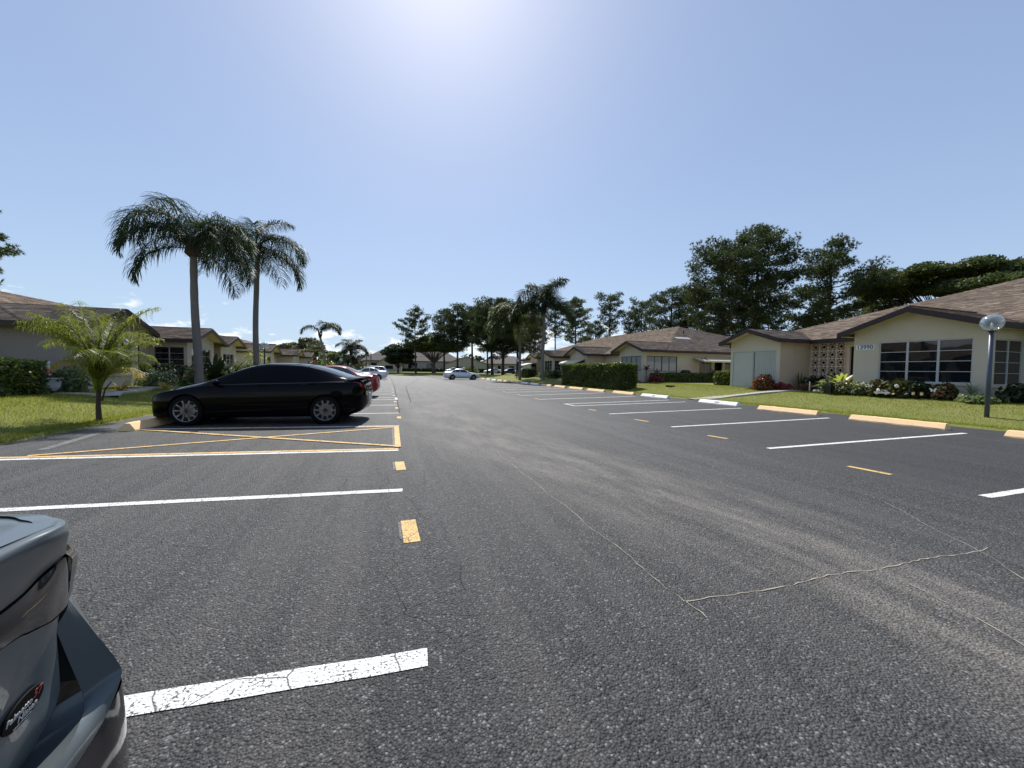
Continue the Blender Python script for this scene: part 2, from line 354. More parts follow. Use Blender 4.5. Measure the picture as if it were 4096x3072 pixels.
def clearglass():
    t = NT('globe_glass'); tr = t.n('ShaderNodeBsdfTransparent'); tr.inputs[0].default_value = (.88, .92, .94, 1)
    gl = t.n('ShaderNodeBsdfGlossy'); gl.inputs['Roughness'].default_value = .06; gl.inputs[0].default_value = (.9, .93, .95, 1)
    df = t.n('ShaderNodeBsdfDiffuse'); df.inputs[0].default_value = (.7, .75, .78, 1)
    fr = t.n('ShaderNodeLayerWeight'); fr.inputs[0].default_value = .35
    m1 = t.n('ShaderNodeMixShader'); m1.inputs[0].default_value = .22; t.l(tr.outputs[0], m1.inputs[1]); t.l(df.outputs[0], m1.inputs[2])
    m2 = t.n('ShaderNodeMixShader'); t.l(fr.outputs['Facing'], m2.inputs[0]); t.l(m1.outputs[0], m2.inputs[1]); t.l(gl.outputs[0], m2.inputs[2])
    t.l(m2.outputs[0], t.o.inputs['Surface']); return t.mat
M['globe'] = clearglass()
def carpaint(name, c, metal=.0, flake=0, rough=.35, cw=1.0, sp=.5):
    t = NT(name); col = c
    if flake: col = t.mix(t.m('MULTIPLY', t.noise(900, 1), flake), c, tuple(min(1, x*1.8+.02) for x in c))
    t.base(col).p(rough=rough, metal=metal, coat=cw, coatr=.03, spec=sp); M[name] = t.mat
carpaint('paint_black', (.001, .0012, .0026), 0, 0, .06, .0, .12)
carpaint('paint_red', (.20, .004, .010), .0, .3, .3, .35, .3); carpaint('paint_silver', (.50, .52, .56), .55, .3); carpaint('paint_white', (.62, .65, .70), .1)
carpaint('paint_slate', (.080, .097, .105), .0, .5, .34, .35, .3); carpaint('paint_blue', (.02, .035, .10), .3); carpaint('paint_lightblue', (.25, .33, .38), .3)
M['car_glass'] = simple('car_glass', (.006, .007, .009), .03, spec=.8)
M['glass_black'] = simple('glass_black', (.001, .001, .002), .03, spec=.12)
M['car_glass_grey'] = simple('car_glass_grey', (.05, .06, .058), .04, spec=.8)  # opaque pane, light seen through it put into the grey
M['rubber'] = simple('rubber', (.006, .006, .006), .85, spec=.12, bump=.001, bs=90)
M['trim'] = simple('trim', (.010, .010, .011), .45)
M['rim'] = simple('rim', (.21, .215, .23), .3, .85)
M['chrome'] = simple('chrome', (.7, .71, .73), .12, 1)
M['lamp_red'] = simple('lamp_red', (.34, .008, .008), .12, spec=.8)
M['lamp_clear'] = simple('lamp_clear', (.45, .47, .48), .1, spec=.8)
M['lamp_smoke'] = simple('lamp_smoke', (.020, .018, .020), .10, spec=.45, coat=.25)
M['plate'] = simple('plate', (.6, .6, .56), .5)
M['brake'] = simple('brake', (.30, .27, .22), .5, .5)
# ------------------------------------------------------------------ ground
def smooth(a, b, x):
    t = max(0., min(1., (x-a)/(b-a))); return t*t*(3-2*t)
LX, RX = -6.05, 14.55
edge = [(RX, -60), (RX, 0), (RX, 20), (RX, 40), (RX, 52), (RX-.3, 57), (13.4, 62), (12.0, 67), (9.6, 73), (6.0, 79), (.3, 86.5), (-4.0, 90), (-9, 90), (-14, 86), (LX-4, 75), (LX, 66), (LX, 40), (LX, 20), (LX, 0), (LX, -60)]
def lawn_z(x, y):
    """height of the lawn at (x, y): it rises a little from the kerbless edge to the houses"""
    if y < 64:
        if x > RX: return .03+.55*smooth(0, 4.6, x-RX)
        if x < LX: return .03+.38*smooth(0, 3.6, LX-x)
        return -.2
    best = 1e9
    for (ax, ay), (bx, by) in zip(edge, edge[1:]):
        dx, dy = bx-ax, by-ay; t = max(0, min(1, ((x-ax)*dx+(y-ay)*dy)/(dx*dx+dy*dy))); best = min(best, math.hypot(x-ax-t*dx, y-ay-t*dy))
    return .03+.42*smooth(0, 9, best)
def build_ground():
    mb = MB(); mb.poly([(x, y, 0) for x, y in edge][::-1]); tag(obj('asphalt_lot', mb, M['asphalt']), kind='structure')
    # resample the edge finely
    P = []
    for (ax, ay), (bx, by) in zip(edge, edge[1:]):
        L = math.hypot(bx-ax, by-ay); n = max(1, int(L/(.22 if -2 < (ay+by)/2 < 60 else 2)))
        for i in range(n): t = i/n; P.append((ax+(bx-ax)*t, ay+(by-ay)*t))
    P.append(edge[-1])
    offs = [-.30, -.10, -.02, .03, .10, .3, .7, 1.3, 2.2, 3.3, 4.6, 6.5, 9, 14, 25, 60, 180, 700, 2500]
    zr = [-.06, -.012, .004, .035, .045]
    rows = []
    k = len(P)
    for i, (x, y) in enumerate(P):
        a = P[max(0, i-3)]; b = P[min(k-1, i+3)]; dx, dy = b[0]-a[0], b[1]-a[1]; l = math.hypot(dx, dy); nx, ny = dy/l, -dx/l
        row = []; jit = rnd.uniform(-.035, .035)+.04*math.sin(y*1.7)+.03*math.sin(y*.61+1)
        for j, d in enumerate(offs):
            px, py = x+nx*(d+(jit if d < 1 else 0)), y+ny*(d+(jit if d < 1 else 0))
            if j < len(zr): z = zr[j]+(rnd.uniform(-.008, .012) if j > 2 else 0)
            else:
                dd = d; far = smooth(60, 66, y)
                right = x > 4
                z = .03+((.55 if right else .38)*smooth(0, 4.6 if right else 3.6, dd))*(1-far)+(.42*smooth(0, 9, dd))*far
            row.append((px, py, z))
        rows.append(row)
    mb = MB(); mb.grid(rows); tag(obj('lawn', mb, M['lawn'], smooth=True), kind='structure')
    mb = MB(); mb.poly([(-3000, -3000, -.25), (3000, -3000, -.25), (3000, 3000, -.25), (-3000, 3000, -.25)]); tag(obj('ground', mb, M['lawn']), kind='structure')
build_ground()
def blades(name, n, region, hmin, hmax, mat='grass_blade', dens=None, kind='stuff', label=None):
    x0, x1, y0, y1 = region
    xs = nrs.uniform(x0, x1, n); ys = nrs.uniform(y0, y1, n)
    zs = np.array([lawn_z(a, b) for a, b in zip(xs, ys)]); ok = zs > -.1; xs, ys, zs = xs[ok], ys[ok], zs[ok]; n = len(xs)
    h = nrs.uniform(hmin, hmax, n); a = nrs.uniform(0, 2*np.pi, n); wd = nrs.uniform(.003, .007, n)
    ln = nrs.uniform(.2, .9, n)*h; b = nrs.uniform(0, 2*np.pi, n)
    V = np.zeros((n, 3, 3)); 
    V[:, 0] = np.stack([xs-np.cos(a)*wd, ys-np.sin(a)*wd, zs-.01], 1); V[:, 1] = np.stack([xs+np.cos(a)*wd, ys+np.sin(a)*wd, zs-.01], 1)
    V[:, 2] = np.stack([xs+np.cos(b)*ln, ys+np.sin(b)*ln, zs+h], 1)
    o = np_mesh(name, V.reshape(-1, 3), np.arange(n*3).reshape(-1, 3), M[mat])
    return tag(o, label, 'grass', kind=kind)
blades('grass', 90000, (RX+.02, 19.5, 1.5, 24), .02, .06, label='short mown grass blades on the right hand lawn before the houses')
blades('grass', 26000, (RX-.02, RX+.45, 1.5, 40), .03, .09, label='longer grass blades overhanging the right edge of the asphalt')
blades('grass', 70000, (-10.5, LX-.02, 6.5, 20), .02, .06, label='short mown grass blades on the left hand lawn around the young palm')
blades('grass', 14000, (LX-.4, LX+.03, 6.0, 24), .03, .08, label='longer grass blades along the left edge of the asphalt')

# ------------------------------------------------------------------ painted markings (thin sheets 4 mm over the asphalt)
def strip(a, b, wdt, m, z=.004, name='painted_line', side=0):
    a = Vector((*a, 0)); b = Vector((*b, 0)); d = (b-a).normalized(); n = Vector((-d.y, d.x, 0))*wdt
    n0 = n*(side-1)/2; n1 = n*(side+1)/2; mb = MB()
    k = max(1, int((b-a).length/.25)); P0 = []; P1 = []
    for i in range(k+1):
        p = a+(b-a)*i/k; j = rnd.uniform(-.004, .004); P0.append(p+n0+Vector((0, j, z))); P1.append(p+n1+Vector((0, j, z)))
    mb.grid([P0, P1]); return tag(obj(name, mb, M[m]), kind='structure')
# left bays
strip((.18, 1.77), (-5.9, 2.20), .115, 'white_paint')
strip((.16, 4.36), (-5.6, 4.95), .105, 'white_paint')
strip((.18, 6.53), (-5.35, 7.24), .10, 'white_paint')
strip((.17, 6.66), (-5.3, 7.37), .10, 'yellow_paint')
strip((.26, 9.34), (-5.1, 10.03), .085, 'white_paint'); strip((.26, 9.23), (-4.9, 9.90), .07, 'yellow_paint')
strip((.23, 9.14), (-4.95, 7.40), .095, 'yellow_paint', .008); strip((-4.85, 9.88), (.17, 6.85), .095, 'yellow_paint', .012)
strip((.17, 6.76), (.20, 9.20), .10, 'yellow_paint', .016)
strip((.10, 6.80), (.12, 9.10), .03, 'old_paint', .004)
strip((-5.35, 9.5), (-5.1, 7.88), .14, 'old_paint')
for (a, b, wd_) in (((.175, 3.47), (.185, 3.01), .125), ((.165, 5.72), (.175, 5.24), .125), ((.20, 8.1), (.20, 7.72), .0)):
    if wd_: strip(a, b, wd_, 'yellow_paint')
strip((.10, 3.44), (.105, 3.1), .02, 'old_paint'); strip((.085, 5.70), (.09, 5.28), .03, 'old_paint')
ly = 12.04; lys = [12.04, 14.7, 17.3, 18.4, 21.1, 23.9, 26.6, 29.4, 32.1, 34.9, 37.6, 40.4, 43.1, 45.9, 48.6, 51.4, 54.1]
for i, y in enumerate(lys): strip((.30+.003*y, y), (-5.1, y+.35), .10, 'white_paint')
strip((.37, 17.25), (.37, 18.42), .10, 'white_paint', .008)
for y in (10.75, 13.4, 16.0, 19.8, 22.5, 25.3, 28.0): strip((.30, y), (.31, y+.42), .11, 'yellow_paint')
# right bays
rl = [(2.41, 2.42, 6.35), (5.10, 5.30, 6.50), (7.74, 8.25, 6.65), (10.58, 11.35, 6.68), (13.28, 14.28, 6.80), (14.16, 15.36, 6.82), (16.56, 18.0, 6.65), (19.33, 21.2, 6.75), (22.1, 24.0, 6.8), (24.9, 26.9, 6.85)]
for i in range(10): rl.append((27.6+2.72*i, 29.7+2.72*i, 6.9))
for (ya, yb, xa) in rl: strip((xa, ya), (13.0, yb), .10, 'white_paint')
strip((6.85, 13.28), (6.85, 14.20), .10, 'white_paint', .008)
for (a, b) in (((6.43, 3.80), (6.48, 3.32)), ((6.53, 6.50), (6.62, 6.08)), ((6.63, 9.20), (6.72, 8.72)), ((6.75, 12.0), (6.8, 11.6)), ((6.8, 17.4), (6.84, 17.0)), ((6.85, 20.2), (6.88, 19.8)), ((6.88, 23.0), (6.9, 22.6)), ((6.4, 1.15), (6.42, 1.4))): strip(a, b, .10, 'yellow_paint')
# sand filled paving joints and cracks: wobbly thin strips
def crack(pts, wd_=.014, m='crack'):
    q = []
    for (ax, ay), (bx, by) in zip(pts, pts[1:]):
        n = max(2, int(math.hypot(bx-ax, by-ay)/.05))
        for i in range(n): q.append((ax+(bx-ax)*i/n, ay+(by-ay)*i/n))
    q.append(pts[-1]); P0 = []; P1 = []
    for i, (x, y) in enumerate(q):
        a = q[max(0, i-1)]; b = q[min(len(q)-1, i+1)]; dx, dy = b[0]-a[0], b[1]-a[1]; l = math.hypot(dx, dy); nx, ny = -dy/l, dx/l
        wob = rnd.uniform(-.008, .008)+.012*math.sin(i*.35); ww = wd_*rnd.uniform(.1, .9)
        P0.append((x+nx*(wob-ww), y+ny*(wob-ww), .004)); P1.append((x+nx*(wob+ww), y+ny*(wob+ww), .004))
    mb = MB(); mb.grid([P0, P1]); tag(obj('pavement_crack', mb, M[m]), kind='structure')
M['crack'] = simple('crack', (.33, .29, .23), .95, var=.5, vs=18)
M['crack_dark'] = simple('crack_dark', (.012, .012, .012), .9)
crack([(1.66, 1.78), (1.69, 5.71), (1.74, 6.61), (1.93, 9.6), (2.0, 16)], .0045); crack([(1.66, 1.78), (2.0, 1.74), (2.75, 1.73), (3.4, 1.70), (4.48, 1.66)], .006); crack([(1.66, 1.78), (1.66, 1.62)], .007)
crack([(3.2, 1.55), (3.05, 1.0), (2.8, .55)], .005); crack([(5.0, 2.6), (4.2, 1.5), (3.6, .9)], .004); crack([(.9, 16), (1.3, 30), (3.8, 50), (4.6, 75)], .03, 'crack_dark'); crack([(.35, 12), (.5, 30), (.4, 60), (.2, 80)], .03, 'crack_dark')

# ------------------------------------------------------------------ wheel stops
def stop_mesh(L, wd_=.20, hh=.125, seed=0):
    mb = MB(); r = random.Random(seed); rows = []
    prof = [(-wd_/2, 0), (-wd_/2+.006, .03), (-wd_/2+.098, hh-.010), (-wd_/2+.112, hh), (wd_/2-.112, hh), (wd_/2-.098, hh-.010), (wd_/2-.006, .03), (wd_/2, 0)]
    n = 14
    for i in range(n+1):
        y = -L/2+L*i/n; e = min(1, min(i, n-i)/1.0); row = []
        for (x, z) in prof:
            zz = z*(1 if e else .98)+(r.uniform(-.004, .004) if z > .04 else 0); row.append((x*(1 if e else .97)+r.uniform(-.003, .003), y+(-.0 if e else (.02 if i == 0 else -.02)*z/hh), zz))
        rows.append(row)
    mb.grid(rows); mb.poly(rows[0][::-1]); mb.poly(rows[-1]); return mb
stops = []   # (y centre, colour)
ys_ = [3.75, 6.80, 9.82, 13.0, 17.15, 20.0]
for i in range(12): ys_.append(22.8+2.83*i)
cols = 'YYYWWYYYYYWWYYYWWY'
yl = ['yellow concrete wheel stop cut off by the right edge of the frame', 'long yellow wheel stop on the asphalt directly before the lamp post lawn', 'yellow wheel stop between the white stop lettered 250.B and the lamp post',
      'white wheel stop lettered 250.B at the foot of the concrete walk', 'white wheel stop with faint 1228 lettering between hedge and walk', 'yellow wheel stop beside the white 1228 stop at the hedge corner',
      'yellow wheel stop in front of the near half of the tall hedge', 'yellow wheel stop in front of the middle of the tall hedge', 'yellow wheel stop in front of the far half of the tall hedge', 'yellow wheel stop just beyond the far end of the tall hedge',
      'white wheel stop nearer the tall palm trunk on the right', 'white wheel stop between the tall palm and the distant lamp post', 'yellow wheel stop in front of the distant right lamp post', 'orange tinted wheel stop just past the distant right lamp post', 'third yellow wheel stop past the distant right lamp post',
      'white wheel stop second from the parked silver sedan', 'white wheel stop next to the yellow one by the silver sedan', 'farthest yellow wheel stop touching the nose of the silver sedan']
def text(s, size, mat, parent, loc, rot, name='lettering', ext=.001):
    cu = bpy.data.curves.new(name, 'FONT'); cu.body = s; cu.size = size; cu.extrude = ext; cu.offset = size*.014; cu.space_character = 1.0; cu.align_x = 'CENTER'; cu.align_y = 'CENTER'
    o = bpy.data.objects.new(name, cu); C.objects.link(o); dg = bpy.context.evaluated_depsgraph_get(); me = bpy.data.meshes.new_from_object(o.evaluated_get(dg)); bpy.data.objects.remove(o)
    me.materials.clear(); me.materials.append(mat); o = bpy.data.objects.new(name, me); C.objects.link(o); o.parent = parent; o.location = loc; o.rotation_euler = rot; return o
for i, y in enumerate(ys_):
    L = (2.05, 2.08, 2.05, 2.02)[i % 4]; x = 13.35+(.25 if i in (3, 4, 5) else 0)-(.15 if i > 12 else 0)
    r_ = thing('wheel_stop', yl[i], 'wheel stop', (x, y, 0), 'concrete wheel stops along the right hand bays', R(rnd.uniform(-1.5, 1.5)+(2 if i < 3 else 0)))
    obj('concrete_bar', stop_mesh(L, .30, .155, i), M['stop_yellow' if cols[i] == 'Y' else 'stop_white'], r_, sub=False)
    if i in (3, 4):
        a = math.atan2(.115, .092)
        text('250.B' if i == 3 else '1228', .10, M['letter'], r_, (-.1055, .0, .0865), (a, 0, -math.pi/2))
    for yy in (-.6, .6):
        pm = MB(); pm.lathe([(0, .160), (.014, .160), (.014, .15)], (0, yy, 0), n=8); obj('steel_pin', pm, M['fascia'], r_, sub=False)
r_ = thing('wheel_stop', 'weathered tan wheel stop under the nose of the black car', 'wheel stop', (-4.95, 10.75, 0), None, R(-4))
obj('concrete_bar', stop_mesh(2.0, .30, .16, 30), M['stop_yellow'], r_, sub=False)
# concrete walks
def walk(pts, wd_, label_z=.015):
    P0 = []; P1 = []; q = []
    for (ax, ay), (bx, by) in zip(pts, pts[1:]):
        n = max(1, int(math.hypot(bx-ax, by-ay)/.3))
        for i in range(n): q.append((ax+(bx-ax)*i/n, ay+(by-ay)*i/n))
    q.append(pts[-1]); mb = MB(); rows = []
    for i, (x, y) in enumerate(q):
        a = q[max(0, i-1)]; b = q[min(len(q)-1, i+1)]; dx, dy = b[0]-a[0], b[1]-a[1]; l = math.hypot(dx, dy); nx, ny = -dy/l*wd_/2, dx/l*wd_/2
        z = max(.02, lawn_z(x, y))+.025; rows.append([(x-nx, y-ny, z-.15), (x-nx, y-ny, z), (x+nx, y+ny, z), (x+nx, y+ny, z-.15)])
    mb.grid(rows); return tag(obj('concrete_walk', mb, M['concrete']), kind='structure')
walk([(RX-.1, 15.6), (16.2, 15.0), (18.0, 13.9), (19.3, 13.4), (21.0, 12.6)], 1.0)
walk([(-8.6, 15.4), (-9.0, 16.4), (-9.6, 21.5)], .9); walk([(-14, 15.8), (-8.4, 15.8)], .5)
# ------------------------------------------------------------------ buildings
SL = .35
def convex_rows(poly, b):
    xs = []
    n = len(poly)
    for i in range(n):
        (a0, b0), (a1, b1) = poly[i], poly[(i+1) % n]
        if (b0 <= b < b1) or (b1 <= b < b0): xs.append(a0+(a1-a0)*(b-b0)/(b1-b0))
    return (min(xs), max(xs)) if len(xs) >= 2 else None
def shingle_tabs(O, e, v, nrm, poly, ex=.145, tw=.30, clip=None):
    """returns (V, F, col, centres); O origin, e along the eave, v up the slope, nrm outward; poly in (a, b)"""
    O, e, v, nrm = (np.array(q, float) for q in (O, e, v, nrm)); V = []; F = []; col = []; cen = []
    b = 0.0; bm = max(q[1] for q in poly); r = rnd
    while b < bm:
        iv = convex_rows(poly, min(b+ex*.5, bm-1e-4))
        if iv:
            a, a1 = iv; a -= r.uniform(0, tw)
            rowc = r.uniform(-.08, .08)
            while a < a1:
                wdt = tw*r.uniform(.45, 1.35); p0 = max(a, iv[0]); p1 = min(a+wdt, a1)
                if p1-p0 > .02:
                    hh = r.uniform(.008, .020); k = len(V)
                    drop = r.choice((0, 0, .012))
                    A = O+e*(p0+.003)+v*(b-drop); B = O+e*(p1-.003)+v*(b-drop); T = v*(ex+.02+drop)
                    V += [A+nrm*.002, B+nrm*.002, B+nrm*(hh+.004), A+nrm*(hh+.004), B+T+nrm*.003, A+T+nrm*.003]
                    F += [(k, k+1, k+2, k+3), (k+3, k+2, k+4, k+5)]; c = min(1, max(0, r.gauss(.45, .22)+rowc)); col += [c, c]; cen.append((A+B+T)/2)
                a += wdt
        b += ex
    return V, F, col, cen
class Shingles:
    def __init__(s): s.V = []; s.F = []; s.c = []; s.cen = []
    def plane(s, pts, ex, tw):
        """pts: convex polygon (3D) whose first edge is the eave"""
        P = [Vector(p) for p in pts]; e = (P[1]-P[0]).normalized(); nr = e.cross(P[-1]-P[0]).normalized()
        if nr.z < 0: nr = -nr
        v = nr.cross(e).normalized()
        if v.z < 0: v = -v
        poly = [((p-P[0]).dot(e), (p-P[0]).dot(v)) for p in P]
        V, F, c, cen = shingle_tabs(P[0]+nr*.012, e, v, nr, poly, ex, tw)
        k = len(s.V); s.V += V; s.F += [tuple(i+k for i in f) for f in F]; s.c += c; s.cen += cen
    def build(s, parent, single=0):
        if not s.F: return
        F = np.array(s.F); c = np.array(s.c)
        if single:
            d = np.linalg.norm(np.array(s.cen)-np.array(CAM), axis=1); order = np.argsort(d)[:single]; keep = np.ones(len(s.cen), bool); keep[order] = False
            V = np.array(s.V)
            for i in order:
                vv = V[6*i:6*i+6]; o3 = vv.mean(0)
                # a tab of its own: top, butt, sides
                top = vv; m = MB(); m.v = [tuple(p) for p in top]; m.f = [(0, 1, 2, 3), (3, 2, 4, 5), (1, 4, 2), (0, 3, 5), (0, 5, 4, 1)]; m.m = [0]*5
                o = obj('shingle', m, M['shingle'], parent); ca = o.data.color_attributes.new('Col', 'FLOAT_COLOR', 'CORNER'); n = len(o.data.loops); cc = float(c[2*i]); ca.data.foreach_set('color', [cc, cc, cc, 1]*n)
            k2 = np.repeat(keep, 2); F = F[k2]; c = c[k2]
        tag(np_mesh('shingles', s.V, F, M['shingle'], parent, col=c), kind='stuff')
def wall_panel(mb, O, U, L, z0, z1, op, n, m=0, dep=.10):
    """vertical wall from O along U (unit 2D) for L with openings [(a0,a1,b0,b1)]; n outward 2D"""
    xs = sorted({0, L, *[q for o in op for q in o[:2]]}); zs = sorted({z0, z1, *[q for o in op for q in o[2:4]]})
    P = lambda a, z, d=0: (O[0]+U[0]*a-n[0]*d, O[1]+U[1]*a-n[1]*d, z)
    for i in range(len(xs)-1):
        for j in range(len(zs)-1):
            cx, cz = (xs[i]+xs[i+1])/2, (zs[j]+zs[j+1])/2
            if any(o[0] < cx < o[1] and o[2] < cz < o[3] for o in op): continue
            mb.quad(P(xs[i], zs[j]), P(xs[i+1], zs[j]), P(xs[i+1], zs[j+1]), P(xs[i], zs[j+1]), m)
    for (a0, a1, b0, b1, *_) in op:
        mb.quad(P(a0, b0), P(a0, b1), P(a0, b1, dep), P(a0, b0, dep), m); mb.quad(P(a1, b0), P(a1, b1), P(a1, b1, dep), P(a1, b0, dep), m)
        mb.quad(P(a0, b0), P(a1, b0), P(a1, b0, dep), P(a0, b0, dep), m); mb.quad(P(a0, b1), P(a1, b1), P(a1, b1, dep), P(a0, b1, dep), m)
def window(parent, O, U, n, a0, a1, z0, z1, cols=3, rows=4, mat='white_metal', g='glass', dep=.07, fw=.04, mw=.045, sill=True, pair=False, bar=.018):
    """aluminium awning window: frame with mullions; panes and sill are its pieces"""
    def P(a, z, d): return (O[0]+U[0]*a-n[0]*d, O[1]+U[1]*a-n[1]*d, z)
    def bx(mb, A0, A1, Z0, Z1, d0, d1):
        mb.prism([P(A0, Z0, d0), P(A1, Z0, d0), P(A1, Z1, d0), P(A0, Z1, d0)], Vector(P(0, 0, d1))-Vector(P(0, 0, d0)))
    mb = MB(); A0, A1, B0, B1 = a0+.003, a1-.003, z0+.003, z1-.003
    bx(mb, A0, A0+fw, B0, B1, .02, .09); bx(mb, A1-fw, A1, B0, B1, .02, .09); bx(mb, A0+fw, A1-fw, B1-fw, B1, .02, .09); bx(mb, A0+fw, A1-fw, B0, B0+fw, .02, .09)
    w_ = obj('window', mb, M[mat], parent)
    if isinstance(cols, int): cs = [A0+fw+(A1-A0-2*fw)*i/cols for i in range(cols+1)]
    else: cs = [A0+fw]+[A0+q*(A1-A0) for q in cols]+[A1-fw]
    zs = [B0+fw+(B1-B0-2*fw)*i/rows for i in range(rows+1)]
    for i, c in enumerate(cs[1:-1]):
        ww = mw*(1.9 if pair and i % 2 == 1 else 1); mm = MB(); bx(mm, c-ww/2, c+ww/2, B0+fw, B1-fw, .030, .088); obj('mullion', mm, M[mat], w_)
    for i in range(len(cs)-1):
        l = cs[i]+(mw/2 if i else 0); r = cs[i+1]-(mw/2 if i < len(cs)-2 else 0)
        for j in range(rows):
            m2 = MB(); b = zs[j]+(bar/2 if j else 0); t = zs[j+1]-(bar/2 if j < rows-1 else 0)
            tilt = rnd.uniform(-.004, .004); t2 = rnd.uniform(-.004, .004)
            q = [P(l+.001, b, .058+tilt), P(r-.001, b, .058+t2), P(r-.001, t, .058-tilt), P(l+.001, t, .058-t2)]
            m2.prism(q, Vector((-n[0]*.006, -n[1]*.006, 0))); obj('pane', m2, M[g], w_)
        for j in range(1, rows):
            m3 = MB(); bx(m3, l, r, zs[j]-bar/2, zs[j]+bar/2, .036, .07); obj('glazing_bar', m3, M[mat], w_)
    if sill:
        m4 = MB(); bx(m4, A0-.05, A1+.05, z0-.07, z0-.004, -.05, .06); obj('sill', m4, M['stucco'] if mat != 'black_frame' else M['stucco'], w_)
    return w_
def backing(parent, O, U, n, a0, a1, z0, z1, d=.12, name='room_backing'):
    mb = MB(); P = lambda a, z: (O[0]+U[0]*a-n[0]*d, O[1]+U[1]*a-n[1]*d, z)
    mb.poly([P(a0-.05, z0-.05), P(a1+.05, z0-.05), P(a1+.05, z1+.05), P(a0-.05, z1+.05)]); return obj(name, mb, M['interior'], parent)
def awning(parent, O, U, n, a0, a1, zt, proj=1.15, drop=.42):
    def P(a, d, z): return (O[0]+U[0]*a+n[0]*d, O[1]+U[1]*a+n[1]*d, z)
    prof = [(0.02, zt), (proj*.45, zt-drop*.36), (proj*.9, zt-drop*.72), (proj*.98, zt-drop*.86), (proj, zt-drop*1.05), (proj*.97, zt-drop*1.25)]
    mb = MB(); k = max(6, int((a1-a0)/.12)); rows = []
    for i in range(k+1):
        a = a0+(a1-a0)*i/k; off = .012*(i % 2); rows.append([P(a, d, z+off) for d, z in prof])
    mb.grid(rows); mb.poly([P(a0, d, z) for d, z in prof]+[P(a0, .02, zt-.05)]); mb.poly([P(a1, d, z) for d, z in prof]+[P(a1, .02, zt-.05)])
    o = obj('awning', mb, M['awning'], parent)
    for a in (a0+.06, a1-.06):
        m = MB(); m.beam(P(a, .03, zt-drop*2), P(a, proj*.93, zt-drop*.95), .025, .02); obj('support_arm', m, M['white_metal'], o)
    return o
def house(label, s, zg, eave, Y0, Y1, ue, ridge, wall_u, front_u, wings, near_flush=None, near_mat=None, shing=None, single=0, stm='stucco', visY=(-1e9, 1e9), nearop=(), mainop=(), sideop=True, group='single storey villas with brown shingle roofs'):
    """u is the distance from the lane centre line; wings: list of dict(y0,y1,(wall ends),oh,op,side_op)"""
    hw = ridge-ue; zr = eave+SL*hw; ub = ridge+hw; wb = ub-.5
    root = thing('villa', label, 'house', (s*wall_u, (max(Y0, visY[0])+min(Y1, visY[1]))/2, zg), group)
    Q = lambda u, y, z: (s*u, y, z)
    n_f = (-s, 0)
    ny0, ny1 = Y0+.5, Y1-.5
    # walls
    mb = MB(); wy = ny0
    segs = []; cur = ny0
    for w_ in sorted(wings, key=lambda q: q['y0']):
        if w_['y0'] > cur: segs.append((cur, w_['y0']))
        cur = max(cur, w_['y1'])
    if cur < ny1: segs.append((cur, ny1))
    for (a, b) in segs:
        ops = [(o[0]-a, o[1]-a, o[2], o[3]) for o in mainop if o[0] >= a-.01 and o[1] <= b+.01]
        wall_panel(mb, (s*wall_u, a), (0, 1), b-a, zg-.3, eave-.06, ops, n_f, 0)
    flush = near_flush
    a0 = flush if flush is not None else wall_u
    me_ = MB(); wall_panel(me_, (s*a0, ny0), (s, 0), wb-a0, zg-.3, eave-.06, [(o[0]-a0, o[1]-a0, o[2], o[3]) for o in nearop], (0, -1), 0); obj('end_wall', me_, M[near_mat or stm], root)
    wall_panel(mb, (s*wall_u, ny1), (s, 0), wb-wall_u, zg-.3, eave-.06, [], (0, 1), 0)
    wall_panel(mb, (s*wb, ny0), (0, 1), ny1-ny0, zg-.3, eave-.06, [], (s, 0), 0)
    obj('wall', mb, M[stm], root)
    for o in mainop:
        O = (s*wall_u, 0)
        if len(o) > 4 and o[4] == 'open': backing(root, O, (0, 1), n_f, o[0], o[1], o[2], o[3], .5, 'doorway_recess'); continue
        window(root, O, (0, 1), n_f, o[0], o[1], o[2], o[3], **(o[4] if len(o) > 4 else {})); backing(root, O, (0, 1), n_f, o[0], o[1], o[2], o[3])
    for o in nearop:
        O = (0, ny0)
        if len(o) > 4 and o[4] == 'open': backing(root, O, (s, 0), (0, -1), o[0], o[1], o[2], o[3], .5, 'doorway_recess'); continue
        window(root, O, (s, 0), (0, -1), o[0], o[1], o[2], o[3], **(o[4] if len(o) > 4 else {})); backing(root, O, (s, 0), (0, -1), o[0], o[1], o[2], o[3])
    # main hip roof
    rf = MB(); sh = Shingles(); ex, tw = shing if shing else (0, 0)
    y0r, y1r = Y0+hw, Y1-hw
    FS = [Q(ue, Y0, eave), Q(ue, Y1, eave), Q(ridge, y1r, zr), Q(ridge, y0r, zr)]; BS = [Q(ub, Y0, eave), Q(ub, Y1, eave), Q(ridge, y1r, zr), Q(ridge, y0r, zr)]
    NS = [Q(ue, Y0, eave), Q(ub, Y0, eave), Q(ridge, y0r, zr)]; FE = [Q(ue, Y1, eave), Q(ub, Y1, eave), Q(ridge, y1r, zr)]
    for p in (FS, BS, NS, FE): rf.poly(p)
    roof = obj('roof', rf, M['roofdeck'] if shing else M['shingle_far'], root)
    if shing:
        va, vb = max(Y0, visY[0]), min(Y1, visY[1])
        def cut(a, b, m_):    # part of the front slope between y=a and y=b
            pts = [Q(ue, a, eave), Q(ue, b, eave)]
            tb = min(hw, Y1-b); pts.append(Q(ue+tb, b if tb < hw else b, eave+SL*tb))
            if tb < hw: pts.append(Q(ridge, y1r, zr))
            ta = min(hw, a-Y0) if a > Y0 else 0
            if ta < hw: pts.append(Q(ridge, y0r, zr))
            if ta > 0: pts.append(Q(ue+ta, a, eave+SL*ta))
            return pts
        sh.plane(cut(va, vb, 0), ex, tw)
        if visY[0] <= Y0: sh.plane(NS, ex, tw)
